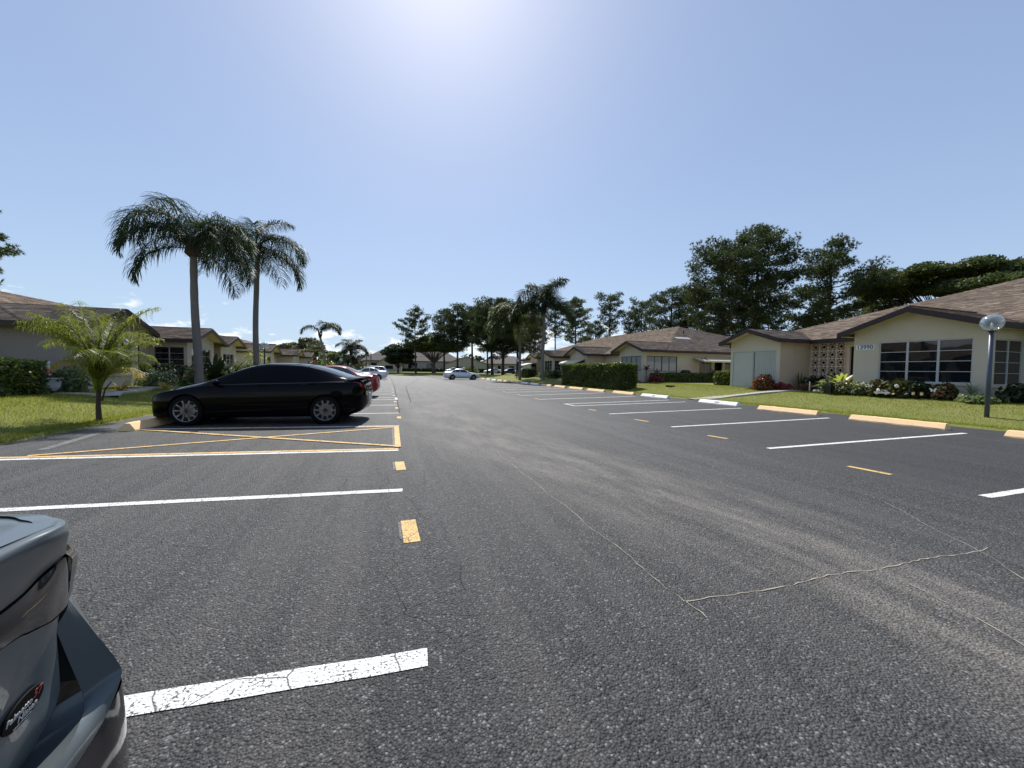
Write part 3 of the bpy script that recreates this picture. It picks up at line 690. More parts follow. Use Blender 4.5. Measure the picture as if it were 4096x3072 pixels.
    # eave boards between wings, and along the near end
    def board(a, b, parent=roof, name='fascia', hgt=.19, th=.03, zoff=0):
        m = MB(); a = Vector(a); b = Vector(b); dn = Vector((0, 0, -hgt)); m.prism([a, b, b+dn, a+dn], (b-a).cross(Vector((0, 0, 1))).normalized()*th); return obj(name, m, M['fascia'], parent)
    cur = Y0
    for w_ in sorted(wings, key=lambda q: q['y0']):
        if w_['y0']-w_['oh'] > cur+.05: board(Q(ue+.0, cur, eave+.015), Q(ue, w_['y0']-w_['oh'], eave+.015))
        cur = w_['y1']+w_['oh']
    if cur < Y1: board(Q(ue, cur, eave+.015), Q(ue, Y1, eave+.015))
    board(Q(ue if flush is None else ue, Y0, eave+.015), Q(ub, Y0, eave+.015)); board(Q(ue, Y1, eave+.015), Q(ub, Y1, eave+.015)); board(Q(ub, Y0, eave+.015), Q(ub, Y1, eave+.015))
    sm = MB(); sm.quad(Q(ue+.02, Y0+.02, eave-.10), Q(ub-.02, Y0+.02, eave-.10), Q(ub-.02, Y1-.02, eave-.10), Q(ue+.02, Y1-.02, eave-.10)); obj('soffit', sm, M['soffit'], roof)
    # wings
    out_ = []
    for w_ in wings:
        y0, y1, oh, fo = w_['y0'], w_['y1'], w_['oh'], w_.get('front_oh', .55); ym = (y0+y1)/2; hwd = ym-y0+oh; fu = w_.get('u', front_u); uf = fu-fo; zt = eave+SL*hwd
        ev = eave; mb = MB()
        ops = [(o[0]-y0, o[1]-y0, o[2], o[3]) for o in w_.get('op', ())]
        wall_panel(mb, (s*fu, y0), (0, 1), y1-y0, zg-.3, ev, ops, n_f)
        zw = ev+SL*oh
        mb.poly([Q(fu, y0, ev), Q(fu, y1, ev), Q(fu, y1, zw-.03), Q(fu, ym, zt-.03), Q(fu, y0, zw-.03)])
        sops = [(o[0]-fu, o[1]-fu, o[2], o[3]) for o in w_.get('side_op', ())]
        m_near = MB(); wall_panel(m_near, (s*fu, y0), (s, 0), max(.1, wall_u-fu), zg-.3, ev+.05, sops, (0, -1))
        wall_panel(mb, (s*fu, y1), (s, 0), max(.1, wall_u-fu), zg-.3, ev+.05, [], (0, 1))
        wl = obj('gable_wall', mb, M[stm], root); 
        if not (flush is not None and abs(y0-ny0) < .05): obj('side_wall', m_near, M[w_.get('side_mat', stm)], root)
        for o in w_.get('op', ()):
            O = (s*fu, 0)
            if len(o) > 4 and o[4] == 'none': continue
            window(root, O, (0, 1), n_f, o[0], o[1], o[2], o[3], **(o[4] if len(o) > 4 else {})); backing(root, O, (0, 1), n_f, o[0], o[1], o[2], o[3])
        for o in w_.get('side_op', ()):
            O = (0, y0)
            window(root, O, (s, 0), (0, -1), o[0], o[1], o[2], o[3], **(o[4] if len(o) > 4 else {})); backing(root, O, (s, 0), (0, -1), o[0], o[1], o[2], o[3])
        r2 = MB(); e0, e1 = y0-oh, y1+oh
        A = [Q(uf, e0, ev), Q(ue, e0, ev), Q(ue+hwd, ym, zt), Q(uf, ym, zt)]; B = [Q(uf, e1, ev), Q(ue, e1, ev), Q(ue+hwd, ym, zt), Q(uf, ym, zt)]
        for p in (A, B):
            up = Vector((0, 0, .02)); r2.poly([tuple(Vector(q)+up) for q in p])
            dn = Vector((0, 0, -.075)); r2.poly([tuple(Vector(q)+dn) for q in p], 1)
        gr = obj('gable_roof', r2, [M['roofdeck'] if shing else M['shingle_far'], M['soffit']], root)
        if shing:
            for p in (A, B): sh.plane([tuple(Vector(q)+Vector((0, 0, .02))) for q in p], ex, tw)
        # rake boards (proud of the deck) and eave boards
        for yy in (e0, e1):
            m = MB(); a = Vector(Q(uf, yy, ev+.035)); b = Vector(Q(uf, ym, zt+.035)); dn = Vector((0, 0, -.21)); m.prism([a, b, b+dn, a+dn], (s*-.035, 0, 0)); obj('rake_board', m, M['fascia'], gr)
            sgn = -1 if yy == e0 else 1
            m = MB(); a = Vector(Q(uf+.002, yy, ev+.03)); b = Vector(Q(max(ue, uf+.1), yy, ev+.03)); dn = Vector((0, 0, -.19)); m.prism([a, b, b+dn, a+dn], (0, sgn*.03, 0)); obj('fascia', m, M['fascia'], gr)
            m = MB(); yw = y0 if yy == e0 else y1; m.poly([Q(uf+.03, yy, ev-.12), Q(ue, yy, ev-.12), Q(ue, yw, ev-.12), Q(uf+.03, yw, ev-.12)]); obj('soffit', m, M['soffit'], gr)
        out_.append(gr)
    sh.build(root, single)
    return root, roof
W4 = dict(cols=2, rows=4)
BF = dict(cols=4, rows=1, mat='black_frame', g='glass_blinds', pair=True, mw=.035, sill=False)
# --- right, nearest villa (13990)
ZR = .58
r1, roof1 = house('near right cream villa with breeze block screen and house number 13990', 1, ZR, 3.08, -18, 19.0, 20.6, 29.6, 21.1, 19.0,
    [dict(y0=14.45, y1=17.40, oh=.35, side_mat='stucco_tan', op=[(14.62, 17.28, ZR, 2.60, 'none')]),
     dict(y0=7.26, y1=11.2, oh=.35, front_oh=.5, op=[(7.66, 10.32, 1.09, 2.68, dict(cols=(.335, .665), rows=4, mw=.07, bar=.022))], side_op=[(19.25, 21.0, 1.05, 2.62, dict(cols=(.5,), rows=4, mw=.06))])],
    shing=(.15, .30), single=300, stm='stucco', visY=(3.5, 1e9),
    mainop=[(12.75, 14.31, ZR, ZR+6*.39, 'open'), (11.3, 12.6, ZR+.02, 2.7, 'open')])
# folding storm shutter on the shed gable
def shutters(root, y0, y1, z0, z1, x):
    fr = MB(); fr.box(x-.03, x+.05, y0, y1, z1-.06, z1); fr.box(x-.03, x+.05, y0, y0+.05, z0, z1-.06); fr.box(x-.03, x+.05, y1-.05, y1, z0, z1-.06)
    f = obj('shutter_frame', fr, M['shutter_rail'], root); ym = y0+(y1-y0)*.50
    m = MB(); m.box(x-.035, x-.005, ym-.035, ym-.008, z0, z1-.06); m.box(x-.035, x-.005, ym+.008, ym+.035, z0, z1-.06); obj('meeting_rail', m, M['shutter_rail'], f)
    y = y0+.05
    while y < ym-.06:                                       # open half: broad rounded blades
        wd_ = .112; P = []
        for k in range(7):
            t = k/6; P.append([(x+.045-.075*math.sin(math.pi*t), y+.012+(wd_-.022)*t, z) for z in (z0+.01, z1-.062)])
        mb = MB(); mb.grid(P); obj('shutter_blade', mb, M['shutter'], f, smooth=True); y += wd_
    y = ym+.04
    while y < y1-.06:                                       # closed half: narrow flat ribs
        wd_ = .062; mb = MB(); P = [[(x+d, y+.003+(wd_-.007)*t, z) for z in (z0+.01, z1-.062)] for t, d in ((0, .03), (.18, .004), (.82, .001), (1, .03))]
        mb.grid(P); obj('shutter_blade', mb, M['shutter'], f); y += wd_
    b = MB(); b.poly([(x+.06, y0, z0), (x+.06, y1, z0), (x+.06, y1, z1), (x+.06, y0, z1)]); obj('shutter_shade_backing', b, M['interior'], f)  # dark closing sheet, shade between the blades put into its colour
shutters(r1, 14.62, 17.28, ZR-.02, 2.60, 19.03)
# breeze blocks: ring frame, four quarter petals, slim star
def breeze(x, y, z, w_):
    mb = MB(); t = .028; d0, d1 = x-.045, x+.045
    mb.box(d0, d1, y, y+t, z, z+w_); mb.box(d0, d1, y+w_-t, y+w_, z, z+w_); mb.box(d0, d1, y+t, y+w_-t, z, z+t); mb.box(d0, d1, y+t, y+w_-t, z+w_-t, z+w_)
    i0, iw = t, w_-2*t; rr = iw*.50
    for cy, cz, a0 in ((0, 0, 0), (1, 0, 90), (1, 1, 180), (0, 1, 270)):
        C0 = (y+i0+cy*iw, z+i0+cz*iw); outer = []; inner = []
        for k in range(6):
            a = R(a0+90*k/5); outer.append((C0[0]+rr*math.cos(a), C0[1]+rr*math.sin(a))); inner.append((C0[0]+(rr-.022)*math.cos(a), C0[1]+(rr-.022)*math.sin(a)))
        for k in range(5):
            mb.prism([(d0+.01, *outer[k]), (d0+.01, *outer[k+1]), (d0+.01, *inner[k+1]), (d0+.01, *inner[k])], (.07, 0, 0))
        a = R(a0+45); p = (C0[0]+(rr-.01)*math.cos(a), C0[1]+(rr-.01)*math.sin(a)); mb.beam((x, *C0), (x, *p), .07, .018, upv=(0, -math.sin(a), math.cos(a)))
    return mb
b0 = obj('breeze_block', breeze(0, 0, 0, .388), M['block']); b0.parent = r1; bo = origin(r1)
for j in range(6):
    for i in range(4):
        o = b0 if (i == 0 and j == 0) else b0.copy()
        if o is not b0: C.objects.link(o)
        o.location = Vector((21.06, 12.751+.39*i, ZR+.39*j))-bo
def plaque(parent, s, x, y, z, body, w_, h_, size):
    mb = MB(); mb.box(x-.012, x+.0, y-w_/2, y+w_/2, z-h_/2, z+h_/2) if s > 0 else mb.box(x, x+.012, y-w_/2, y+w_/2, z-h_/2, z+h_/2)
    p = obj('house_number_plaque', mb, M['plaque'], parent)
    rot = (R(90), 0, R(-90)) if s > 0 else (R(90), 0, R(90))
    text(body, size, M['letter_navy'], p, Vector((x-(.014 if s > 0 else -.014), y, z))-origin(parent), rot, 'numerals')
plaque(r1, 1, 18.995, 10.80, 2.50, '13990', .64, .20, .235)
# --- right, second villa
ZR2 = .55
r2, roof2 = house('second right villa with black framed windows and big hip roof behind the tall hedge', 1, ZR2, 3.05, 24.8, 60, 20.6, 29.6, 21.1, 19.0,
    [dict(y0=25.3, y1=28.7, oh=.5, op=[(25.72, 28.42, 1.40, 2.62, BF)]),
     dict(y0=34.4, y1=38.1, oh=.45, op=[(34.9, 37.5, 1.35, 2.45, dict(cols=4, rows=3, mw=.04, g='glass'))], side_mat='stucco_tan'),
     dict(y0=42.7, y1=46.6, oh=.45, op=[(43.05, 45.3, 1.1, 2.6, dict(cols=3, rows=4, mw=.04))], side_op=[(19.2, 20.9, 1.0, 2.6, dict(cols=2, rows=4))]),
     dict(y0=47.8, y1=50.4, oh=.4, op=[(48.1, 50.1, 1.0, 2.3, dict(cols=1, rows=1))])],
    near_flush=19.0, shing=(.17, .36), nearop=[(19.2, 22.1, 1.40, 2.62, BF), (25.9, 26.75, ZR2+.02, 2.45, 'open'), (24.3, 25.6, 1.2, 2.3, dict(cols=2, rows=1, mat='white_metal')), (27.0, 29.5, 1.2, 2.3, dict(cols=3, rows=1))])
awning(r2, (0, 25.3), (1, 0), (0, -1), 23.6, 28.5, 2.60, 1.3, .34)
awning(r2, (19.0, 0), (0, 1), (-1, 0), 34.7, 37.8, 2.62, 1.5, .50)
awning(r2, (19.0, 0), (0, 1), (-1, 0), 47.9, 50.3, 2.45, 1.8, .45)
mb = MB(); mb.prism([(24.7, 28.4, 4.32), (26.3, 28.4, 4.32), (26.3, 28.8, 4.46), (24.7, 28.8, 4.46)], (0, 0, .10)); obj('skylight', mb, M['white_metal'], roof2)
for (x, y) in ((27.3, 30.5), (31.0, 27.6)):
    z = 3.05+SL*(y-24.8); mb = MB(); mb.tube([(x, y, z-.1), (x, y, z+.38)], .045, 8); obj('vent_pipe', mb, M['fascia'], roof2)
mb = MB(); mb.tube([(29.6, 52, 6.1), (29.6, 52, 6.35)], .15, 10); mb.lathe([(.22, 6.35), (.16, 6.5), (0, 6.55)], (29.6, 52, 0), n=12); obj('vent_cap', mb, M['white_metal'], roof2)
# --- left villas
ZL = .41
l1, roofl1 = house('near left villa with shade darkened tan end wall behind the young palm', -1, ZL, 2.75, 17.3, 34.0, 11.6, 17.0, 12.1, 10.5,
    [dict(y0=17.8, y1=21.3, oh=.5, op=[(18.4, 20.9, .95, 2.3, W4)]),
     dict(y0=25.7, y1=29.15, oh=.5, op=[(26.2, 28.7, 1.05, 2.35, dict(cols=2, rows=3))], side_op=[(10.62, 12.0, 1.0, 2.38, W4)]),
     dict(y0=30.2, y1=32.9, oh=.42, op=[(30.6, 32.5, 1.0, 2.2, dict(cols=3, rows=3, mw=.05))], side_mat='stucco_shade')],
    near_flush=10.5, near_mat='stucco_end_shade', shing=(.16, .34), stm='stucco_left', mainop=[(22.0, 24.8, 1.0, 2.3, W4)])
plaque(l1, -1, -10.495, 28.95, 2.32, '1401', .30, .16, .13)
l2, roofl2 = house('second left villa with small storm shutters beyond the tall twin palms', -1, ZL, 2.72, 39.3, 63, 11.6, 17.0, 12.1, 10.5,
    [dict(y0=39.8, y1=42.8, oh=.45, op=[(40.4, 41.6, ZL+.1, 2.3, dict(cols=2, rows=1, mat='black_frame'))]),
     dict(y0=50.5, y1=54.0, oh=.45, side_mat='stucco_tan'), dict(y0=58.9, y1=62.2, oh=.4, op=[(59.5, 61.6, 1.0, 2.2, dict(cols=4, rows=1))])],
    near_flush=10.5, shing=(.22, .5), stm='stucco_left', mainop=[(44, 46, 1, 2.3, W4)])
# --- far buildings beyond the green
M['stucco_far'] = simple('stucco_far', (.44, .40, .32), .9, var=.08)
def far_house(label, x, y, w_, d_, zg, eave, slope, rz=0, gable=False, win=3, wall='stucco_far', door=True):
    root = thing('distant_house', label, 'house', (x, y, zg), 'distant villas beyond the green', rz)
    mb = MB(); O = (-w_/2, -d_/2); ops = []
    step = w_/(win+.5)
    for i in range(win): a = .6*step/1.2+i*step; ops.append((a, a+step*.5, .8, eave-.7) if (i != 1 or not door) else (a, a+1.0, .02, eave-.6))
    wall_panel(mb, O, (1, 0), w_, 0, eave, ops, (0, -1)); wall_panel(mb, (w_/2, -d_/2), (0, 1), d_, 0, eave, [], (1, 0)); wall_panel(mb, (-w_/2, -d_/2), (0, 1), d_, 0, eave, [], (-1, 0)); wall_panel(mb, (-w_/2, d_/2), (1, 0), w_, 0, eave, [], (0, 1))
    hz = d_/2*slope
    if gable == 'front':
        hz = w_/2*slope; mb.poly([(-w_/2, -d_/2, eave), (w_/2, -d_/2, eave), (0, -d_/2, eave+hz)])
    obj('wall', mb, M[wall], root, sub=False)
    rf = MB(); o = .4
    if gable == 'front':
        for sg in (-1, 1): rf.prism([(sg*(w_/2+o), -d_/2-o, eave-o*slope), (0, -d_/2-o, eave+hz), (0, d_/2+o, eave+hz), (sg*(w_/2+o), d_/2+o, eave-o*slope)], (0, 0, .12))
    else:
        a, b = w_/2+o, d_/2+o; zt = eave+b*slope; k = 0 if gable else b
        e = eave+.02
        rf.poly([(-a, -b, e), (a, -b, e), (a-k, 0, zt), (-a+k, 0, zt)]); rf.poly([(-a, b, e), (a, b, e), (a-k, 0, zt), (-a+k, 0, zt)]); rf.poly([(-a, -b, e), (-a, b, e), (-a+k, 0, zt)]); rf.poly([(a, -b, e), (a, b, e), (a-k, 0, zt)])
        rf.box(-a, a, -b, b, e-.22, e-.001)
    obj('roof', rf, M['shingle_far'], root, sub=False)
    for (a0, a1, b0, b1) in ops:
        m = MB(); m.box(-w_/2+a0, -w_/2+a1, -d_/2+.03, -d_/2+.08, b0, b1); obj('window', m, M['glass'], root, sub=False)
    return root
far_house('distant tan gabled house end right of the utility poles', .9, 118, 6.4, 14, .4, 2.5, .62, R(-4), 'front', 1)
far_house('long low distant house with grey brown roof behind the lone pine', 8, 128, 30, 11, .4, 3.4, .62, R(-6), False, 5)
far_house('distant house with one long lean slope right of the spreading tree', 24, 122, 13, 12, .4, 2.6, .36, R(-10), 'front', 2)
far_house('distant villa with dark striped shades behind the silver sedan', 38, 125, 16, 10, .4, 3.0, .5, R(-14), False, 4)
far_house('distant villa seen between the pine trunks', 52, 112, 14, 11, .4, 3.2, .4, R(-16), 'front', 3)
far_house('distant villa behind the paired palms on the right', 58, 96, 18, 11, .4, 3.2, .5, R(-20), False, 4)
# ------------------------------------------------------------------ cars
def pchip(keys):
    xs = [k[0] for k in keys]; ys = [k[1] for k in keys]; n = len(xs); h = [xs[i+1]-xs[i] for i in range(n-1)]; d = [(ys[i+1]-ys[i])/h[i] for i in range(n-1)]
    m = [0]*n; m[0] = d[0]; m[-1] = d[-1]
    for i in range(1, n-1):
        m[i] = 0 if d[i-1]*d[i] <= 0 else 2/(1/d[i-1]+1/d[i])
    def f(x):
        x = min(max(x, xs[0]), xs[-1]); i = 0
        while i < n-2 and x > xs[i+1]: i += 1
        t = (x-xs[i])/h[i]; return (2*t**3-3*t*t+1)*ys[i]+(t**3-2*t*t+t)*h[i]*m[i]+(-2*t**3+3*t*t)*ys[i+1]+(t**3-t*t)*h[i]*m[i+1]
    return f
def catmull(P, q):
    n = len(P)-1; s = min(max(q, 0), .99999)*n; i = int(s); t = s-i
    p0 = P[max(i-1, 0)]; p1 = P[i]; p2 = P[i+1]; p3 = P[min(i+2, n)]
    return tuple(.5*((2*p1[k])+(-p0[k]+p2[k])*t+(2*p0[k]-5*p1[k]+4*p2[k]-p3[k])*t*t+(-p0[k]+3*p1[k]-3*p2[k]+p3[k])*t**3)*1.0 for k in range(2))
class CarShape:
    """x: 0 at the nose, L at the tail; y: half width; z up"""
    def __init__(s, **k): s.L = k['L']; s.c = {n: pchip(v) for n, v in k.items() if isinstance(v, list)}; s.k = k
    def rows(s, x):
        c = s.c; zt, zb, zo, w_, wr = c['top'](x), c['belt'](x), c['bot'](x), c['w'](x), c['wr'](x)
        zr = max(zb+.02, zt-c['crown'](x)); zb = min(zb, zt-.04); wb = w_*.945; zm = zo+(zb-zo)*.52
        return [(0, zo), (w_*.62, zo), (w_*.92, zo+.015), (w_*.975, zo+.09), (w_*.995, zo+(zm-zo)*.62), (w_, zm), (w_*.992, zm+(zb-zm)*.55), (w_*.972, zb-.035), (wb, zb),
                (wb+(wr-wb)*.36, zb+(zr-zb)*.40), (wb+(wr-wb)*.70, zb+(zr-zb)*.74), (wr+.012, zr-.012), (wr*.90, zr+(zt-zr)*.42), (wr*.62, zr+(zt-zr)*.84), (wr*.3, zr+(zt-zr)*.97), (0, zt)]
    def P(s, x, q, off=0, side=1):
        y, z = catmull(s.rows(x), q)
        if off:
            e = .004; y1, z1 = catmull(s.rows(x), min(q+e, .9999)); y0, z0 = catmull(s.rows(x), max(q-e, 0)); xa, za = catmull(s.rows(min(x+.02, s.L)), q), catmull(s.rows(max(x-.02, 0)), q)
            tq = Vector((0, y1-y0, z1-z0)); tx = Vector((.04, xa[0]-za[0], xa[1]-za[1])); n = tq.cross(tx)
            if n.length > 1e-9:
                n.normalize()
                if n.y < 0 and q < .8 or (q >= .8 and n.z < 0): n = -n
                return Vector((x+n.x*off, side*(y+n.y*off), z+n.z*off))
        return Vector((x, side*y, z))
    def patch(s, x0, x1, q0, q1, nx=16, nq=5, off=.004, side=1, taper=None):
        """x0, x1 may be functions of q"""
        G = []
        for j in range(nq+1):
            q = q0+(q1-q0)*j/nq; a = x0(j/nq) if callable(x0) else x0; b = x1(j/nq) if callable(x1) else x1
            G.append([s.P(a+(b-a)*i/nx, q, off, side) for i in range(nx+1)])
        return G
Q0 = 8/15.     # belt row
def car_body(sh, root, mat, axles, wr_=.345, arch=.375):
    N = 64; xs = [sh.L*(.5-.5*math.cos(math.pi*i/N)) for i in range(N+1)]; K = 34; mb = MB(); G = []
    for x in xs:
        half = [sh.P(x, j/K) for j in range(K+1)]
        G.append([Vector((p.x, -p.y, p.z)) for p in half[::-1]]+half[1:])
    for side_x in (0, -1): pass
    mb.grid(G); mb.poly([tuple(p) for p in G[0][:-1]]); mb.poly([tuple(p) for p in G[-1][:-1]][::-1])
    o = obj('body', mb, [mat, M['trim']], root, smooth=True, sub=False); weld(o, 2e-4)
    cut = MB(); 
    for ax in axles:
        for sd_ in (-1, 1): 
            y0, y1 = (.60, 1.3) if sd_ > 0 else (-1.3, -.60); cut.lathe([(0.001, y0), (arch, y0), (arch, y1), (0.001, y1)], (ax, 0, wr_), axis='y', n=40)
    c = obj('cutter', cut, M['trim'], None, sub=False); weld(c)
    md = o.modifiers.new('b', 'BOOLEAN'); md.operation = 'DIFFERENCE'; md.solver = 'EXACT'; md.object = c
    dg = bpy.context.evaluated_depsgraph_get(); dg.update(); me = bpy.data.meshes.new_from_object(o.evaluated_get(dg)); o.modifiers.clear(); o.data = me; bpy.data.objects.remove(c)
    me.polygons.foreach_set('use_smooth', [True]*len(me.polygons))
    try: me.set_sharp_from_angle(angle=R(38))
    except Exception: pass
    for ax in axles:                                        # dark wheel-house liners
        for sd_ in (-1, 1):
            m = MB(); yi = sd_*.56; m.lathe([(0.002, yi), (arch+.004, yi), (arch+.004, sd_*.80)], (ax, 0, wr_), axis='y', n=28); obj('wheel_house', m, M['trim'], o, sub=False)
    return o
def wheel(root, x, y, R_, rim_r, width, style, side):
    """y: outer face of the tyre"""
    s_ = side; m = MB(); w0 = width
    prof = [(rim_r, 0), (rim_r+.012, .004), (R_-.035, -.0), (R_-.012, .012), (R_, .035), (R_, w0-.035), (R_-.03, w0), (rim_r, w0)]
    m.lathe([(r, y-s_*d) for r, d in prof], (x, 0, R_), axis='y', n=36); t = obj('wheel', m, M['rubber'], root, smooth=True, sub=False)
    try: t.data.set_sharp_from_angle(angle=R(35))
    except Exception: pass
    m = MB(); m.lathe([(rim_r, .0), (rim_r-.012, .006), (rim_r-.018, .03), (rim_r-.03, w0*.8)], (x, 0, 0), axis='y', n=36)
    m.v = [(a, y-s_*b, c+R_) for a, b, c in m.v]; obj('rim', m, M['rim'], t, smooth=True, sub=False)
    m = MB(); m.lathe([(.001, .10), (rim_r-.02, .10)], (0, 0, 0), axis='y', n=24); m.v = [(a+x, y-s_*b, c+R_) for a, b, c in m.v]; obj('wheel_back', m, M['trim'], t, sub=False)
    m = MB(); m.lathe([(.001, .085), (rim_r*.62, .085)], (0, 0, 0), axis='y', n=24); m.v = [(a+x, y-s_*b, c+R_) for a, b, c in m.v]; obj('brake_disc', m, M['brake'], t, sub=False)
    m = MB()
    n = {'twin5': 5, 'ten': 10, 'seven': 7}[style]
    for k in range(n):
        a0 = 2*math.pi*k/n+.3
        if style == 'twin5':
            for sg in (-1, 1):
                a = a0+sg*.31; pi = (rim_r*.16, a0+sg*.9*.35); po = (rim_r-.012, a)
                i0 = (pi[0]*math.cos(a0+sg*.5), pi[0]*math.sin(a0+sg*.5)); o0 = (po[0]*math.cos(a-.085), po[0]*math.sin(a-.085)); o1 = (po[0]*math.cos(a+.085), po[0]*math.sin(a+.085)); mid = (rim_r*.45*math.cos(a-.05), rim_r*.45*math.sin(a-.05)); mid2 = (rim_r*.45*math.cos(a+.05), rim_r*.45*math.sin(a+.05)); i1 = (i0[0]*1.25, i0[1]*1.25)
                for quad in ((i0, mid, mid2, i1), (mid, o0, o1, mid2)):
                    m.prism([(x+p[0], y-s_*.012, R_+p[1]) for p in quad], (0, -s_*.03, 0))
        else:
            wdt = .35/n*2; r0 = rim_r*.15
            quad = [(r0*math.cos(a0-.5), r0*math.sin(a0-.5)), ((rim_r-.01)*math.cos(a0-wdt*1.2), (rim_r-.01)*math.sin(a0-wdt*1.2)), ((rim_r-.01)*math.cos(a0+wdt*1.2), (rim_r-.01)*math.sin(a0+wdt*1.2)), (r0*math.cos(a0+.5), r0*math.sin(a0+.5))]
            m.prism([(x+p[0], y-s_*.014, R_+p[1]) for p in quad], (0, -s_*.025, 0))
    obj('spokes', m, M['rim'], t, sub=False)
    m = MB(); m.lathe([(.001, .006), (rim_r*.13, .008), (rim_r*.17, .02)], (0, 0, 0), axis='y', n=16); m.v = [(a+x, y-s_*b, c+R_) for a, b, c in m.v]; obj('hub_cap', m, M['trim'] if style == 'twin5' else M['rim'], t, sub=False)
def gpatch(name, G, mat, root, th=0): 
    m = MB(); m.grid(G); return obj(name, m, mat, root, smooth=True, sub=False)
def seam(sh, root, pts, side, wd_=.006):
    """dark shut line through (x, q) points"""
    m = MB(); A = []; B = []
    for (x, q) in pts:
        A.append(sh.P(x-wd_/2, q, .0015, side)); B.append(sh.P(x+wd_/2, q, .0015, side))
    m.grid([A, B]); obj('door_seam', m, M['glass_black'], root, sub=False)
def build_car(label, sh, mat, cat='car', axles=(.9, 3.7), R_=.335, rim=.235, style='ten', track=.90, wins=(), glassm='car_glass', front_glass=None, rear_glass=None, tails=(), heads=(), plate=True, handles=(), seams=(), spoiler=None, belt_trim=None, name='parked_car', side_glass_q=(.56, .745), mirror=(1.75, .98), cladding=None, windows_gap=None):
    root = thing(name, label, cat, (0, 0, 0))
    body = car_body(sh, root, mat, axles, R_, R_+.038)
    for ax in axles:
        for sd_ in (-1, 1): wheel(root, ax, sd_*track, R_, rim, .22, style, sd_)
    for sd_ in (-1, 1):
        for (a0, a1, b0, b1) in wins:      # lower front, upper front, lower rear, upper rear x
            gpatch('side_window', sh.patch(lambda t, a0=a0, a1=a1: a0+(a1-a0)*t, lambda t, b0=b0, b1=b1: b0+(b1-b0)*t, *side_glass_q, 18, 6, .003, sd_), M[glassm], root)
        for pts in seams: seam(sh, root, pts, sd_)
        for (x, q) in handles:
            p = sh.P(x, q, .012, sd_); m = MB(); m.box(-.09, .09, -.010, .010, -.012, .012); m.v = [(a+p.x, b+p.y, c+p.z) for a, b, c in m.v]; obj('door_handle', m, mat, root, sub=False)
        if mirror:
            p = sh.P(mirror[0], Q0+.01, 0, sd_); m = MB(); G = []
            for i in range(7):
                t = i/6; yy = p.y+sd_*(.02+.19*t); r = (.035, .075, .085, .085, .08, .06, .02)[i]; G.append([(p.x-.03+r*.9*math.cos(a)+.05*t, yy, mirror[1]+r*.78*math.sin(a)) for a in [2*math.pi*k/10 for k in range(11)]])
            m.grid(G); obj('wing_mirror', m, mat, root, smooth=True, sub=False)
        for (x0, x1, q0, q1, mt) in tails: gpatch('tail_lamp', sh.patch(x0, x1, q0, q1, 8, 4, .005, sd_), M[mt], root)
        for (x0, x1, q0, q1) in heads: gpatch('head_lamp', sh.patch(x0, x1, q0, q1, 8, 4, .005, sd_), M['lamp_clear'], root)
    def full(name, x0, x1, q0, m_):
        G = []
        for i in range(13):
            x = x0+(x1-x0)*i/12; G.append([sh.P(x, q0+(.9999-q0)*j/8, .003, 1) for j in range(9)]+[sh.P(x, q0+(.9999-q0)*j/8, .003, -1) for j in range(7, -1, -1)])
        gpatch(name, G, M[m_], root)
    if front_glass: full('windshield', front_glass[0], front_glass[1], front_glass[2] if len(front_glass) > 2 else .775, glassm)
    if rear_glass: full('rear_window', rear_glass[0], rear_glass[1], rear_glass[2] if len(rear_glass) > 2 else .775, glassm)
    if plate:
        m = MB(); z = plate if not isinstance(plate, bool) else .62; m.box(sh.L-.004, sh.L+.012, -.155, .155, z-.08, z+.08); obj('number_plate', m, M['plate'], root, sub=False)
    if cladding:
        for sd_ in (-1, 1): gpatch('sill_trim', sh.patch(axles[0]+.42, axles[1]-.42, .10, .235, 20, 4, .004, sd_), M['trim'], root)
    return root
def place(root, x, y, heading, name=None):
    """centre of the car, heading = direction the nose points, as an angle from +X"""
    L = root['L_']; root.rotation_euler = (0, 0, heading+math.pi); c, s_ = math.cos(heading+math.pi), math.sin(heading+math.pi)
    root.location = (x-c*L/2, y-s_*L/2, 0.0); del root['L_']
def squeeze(kw, f=.87, x0=3.74): return {k: ([(x if x < x0 else x0+(x-x0)*f, y) for x, y in v] if isinstance(v, list) else (x0+(v-x0)*f if k == 'L' else v)) for k, v in kw.items()}
fastback = CarShape(**squeeze(dict(L=4.72,
    top=[(0, .60), (.05, .68), (.25, .76), (.6, .86), (.9, .93), (1.08, .975), (1.2, 1.015), (1.7, 1.24), (2.15, 1.395), (2.62, 1.44), (3.1, 1.425), (3.6, 1.325), (4.0, 1.20), (4.35, 1.095), (4.58, 1.055), (4.64, 1.03), (4.70, .85), (4.72, .70)],
    belt=[(0, .55), (.2, .69), (.8, .83), (1.2, .895), (2.2, .925), (3.2, .955), (4.0, .995), (4.45, 1.0), (4.62, .95), (4.72, .64)],
    bot=[(0, .26), (.06, .19), (.3, .16), (2.3, .165), (4.1, .18), (4.45, .23), (4.62, .30), (4.72, .42)],
    w=[(0, .46), (.05, .62), (.16, .78), (.4, .88), (.8, .925), (1.6, .925), (2.6, .925), (3.8, .925), (4.15, .90), (4.4, .83), (4.58, .70), (4.68, .50), (4.72, .36)],
    wr=[(0, .40), (.3, .62), (.9, .74), (1.18, .76), (1.7, .66), (2.25, .585), (3.0, .575), (3.6, .60), (4.1, .66), (4.5, .70), (4.72, .50)],
    crown=[(0, .03), (1.1, .035), (1.7, .05), (2.6, .065), (3.5, .07), (4.2, .05), (4.6, .02), (4.72, .02)])))
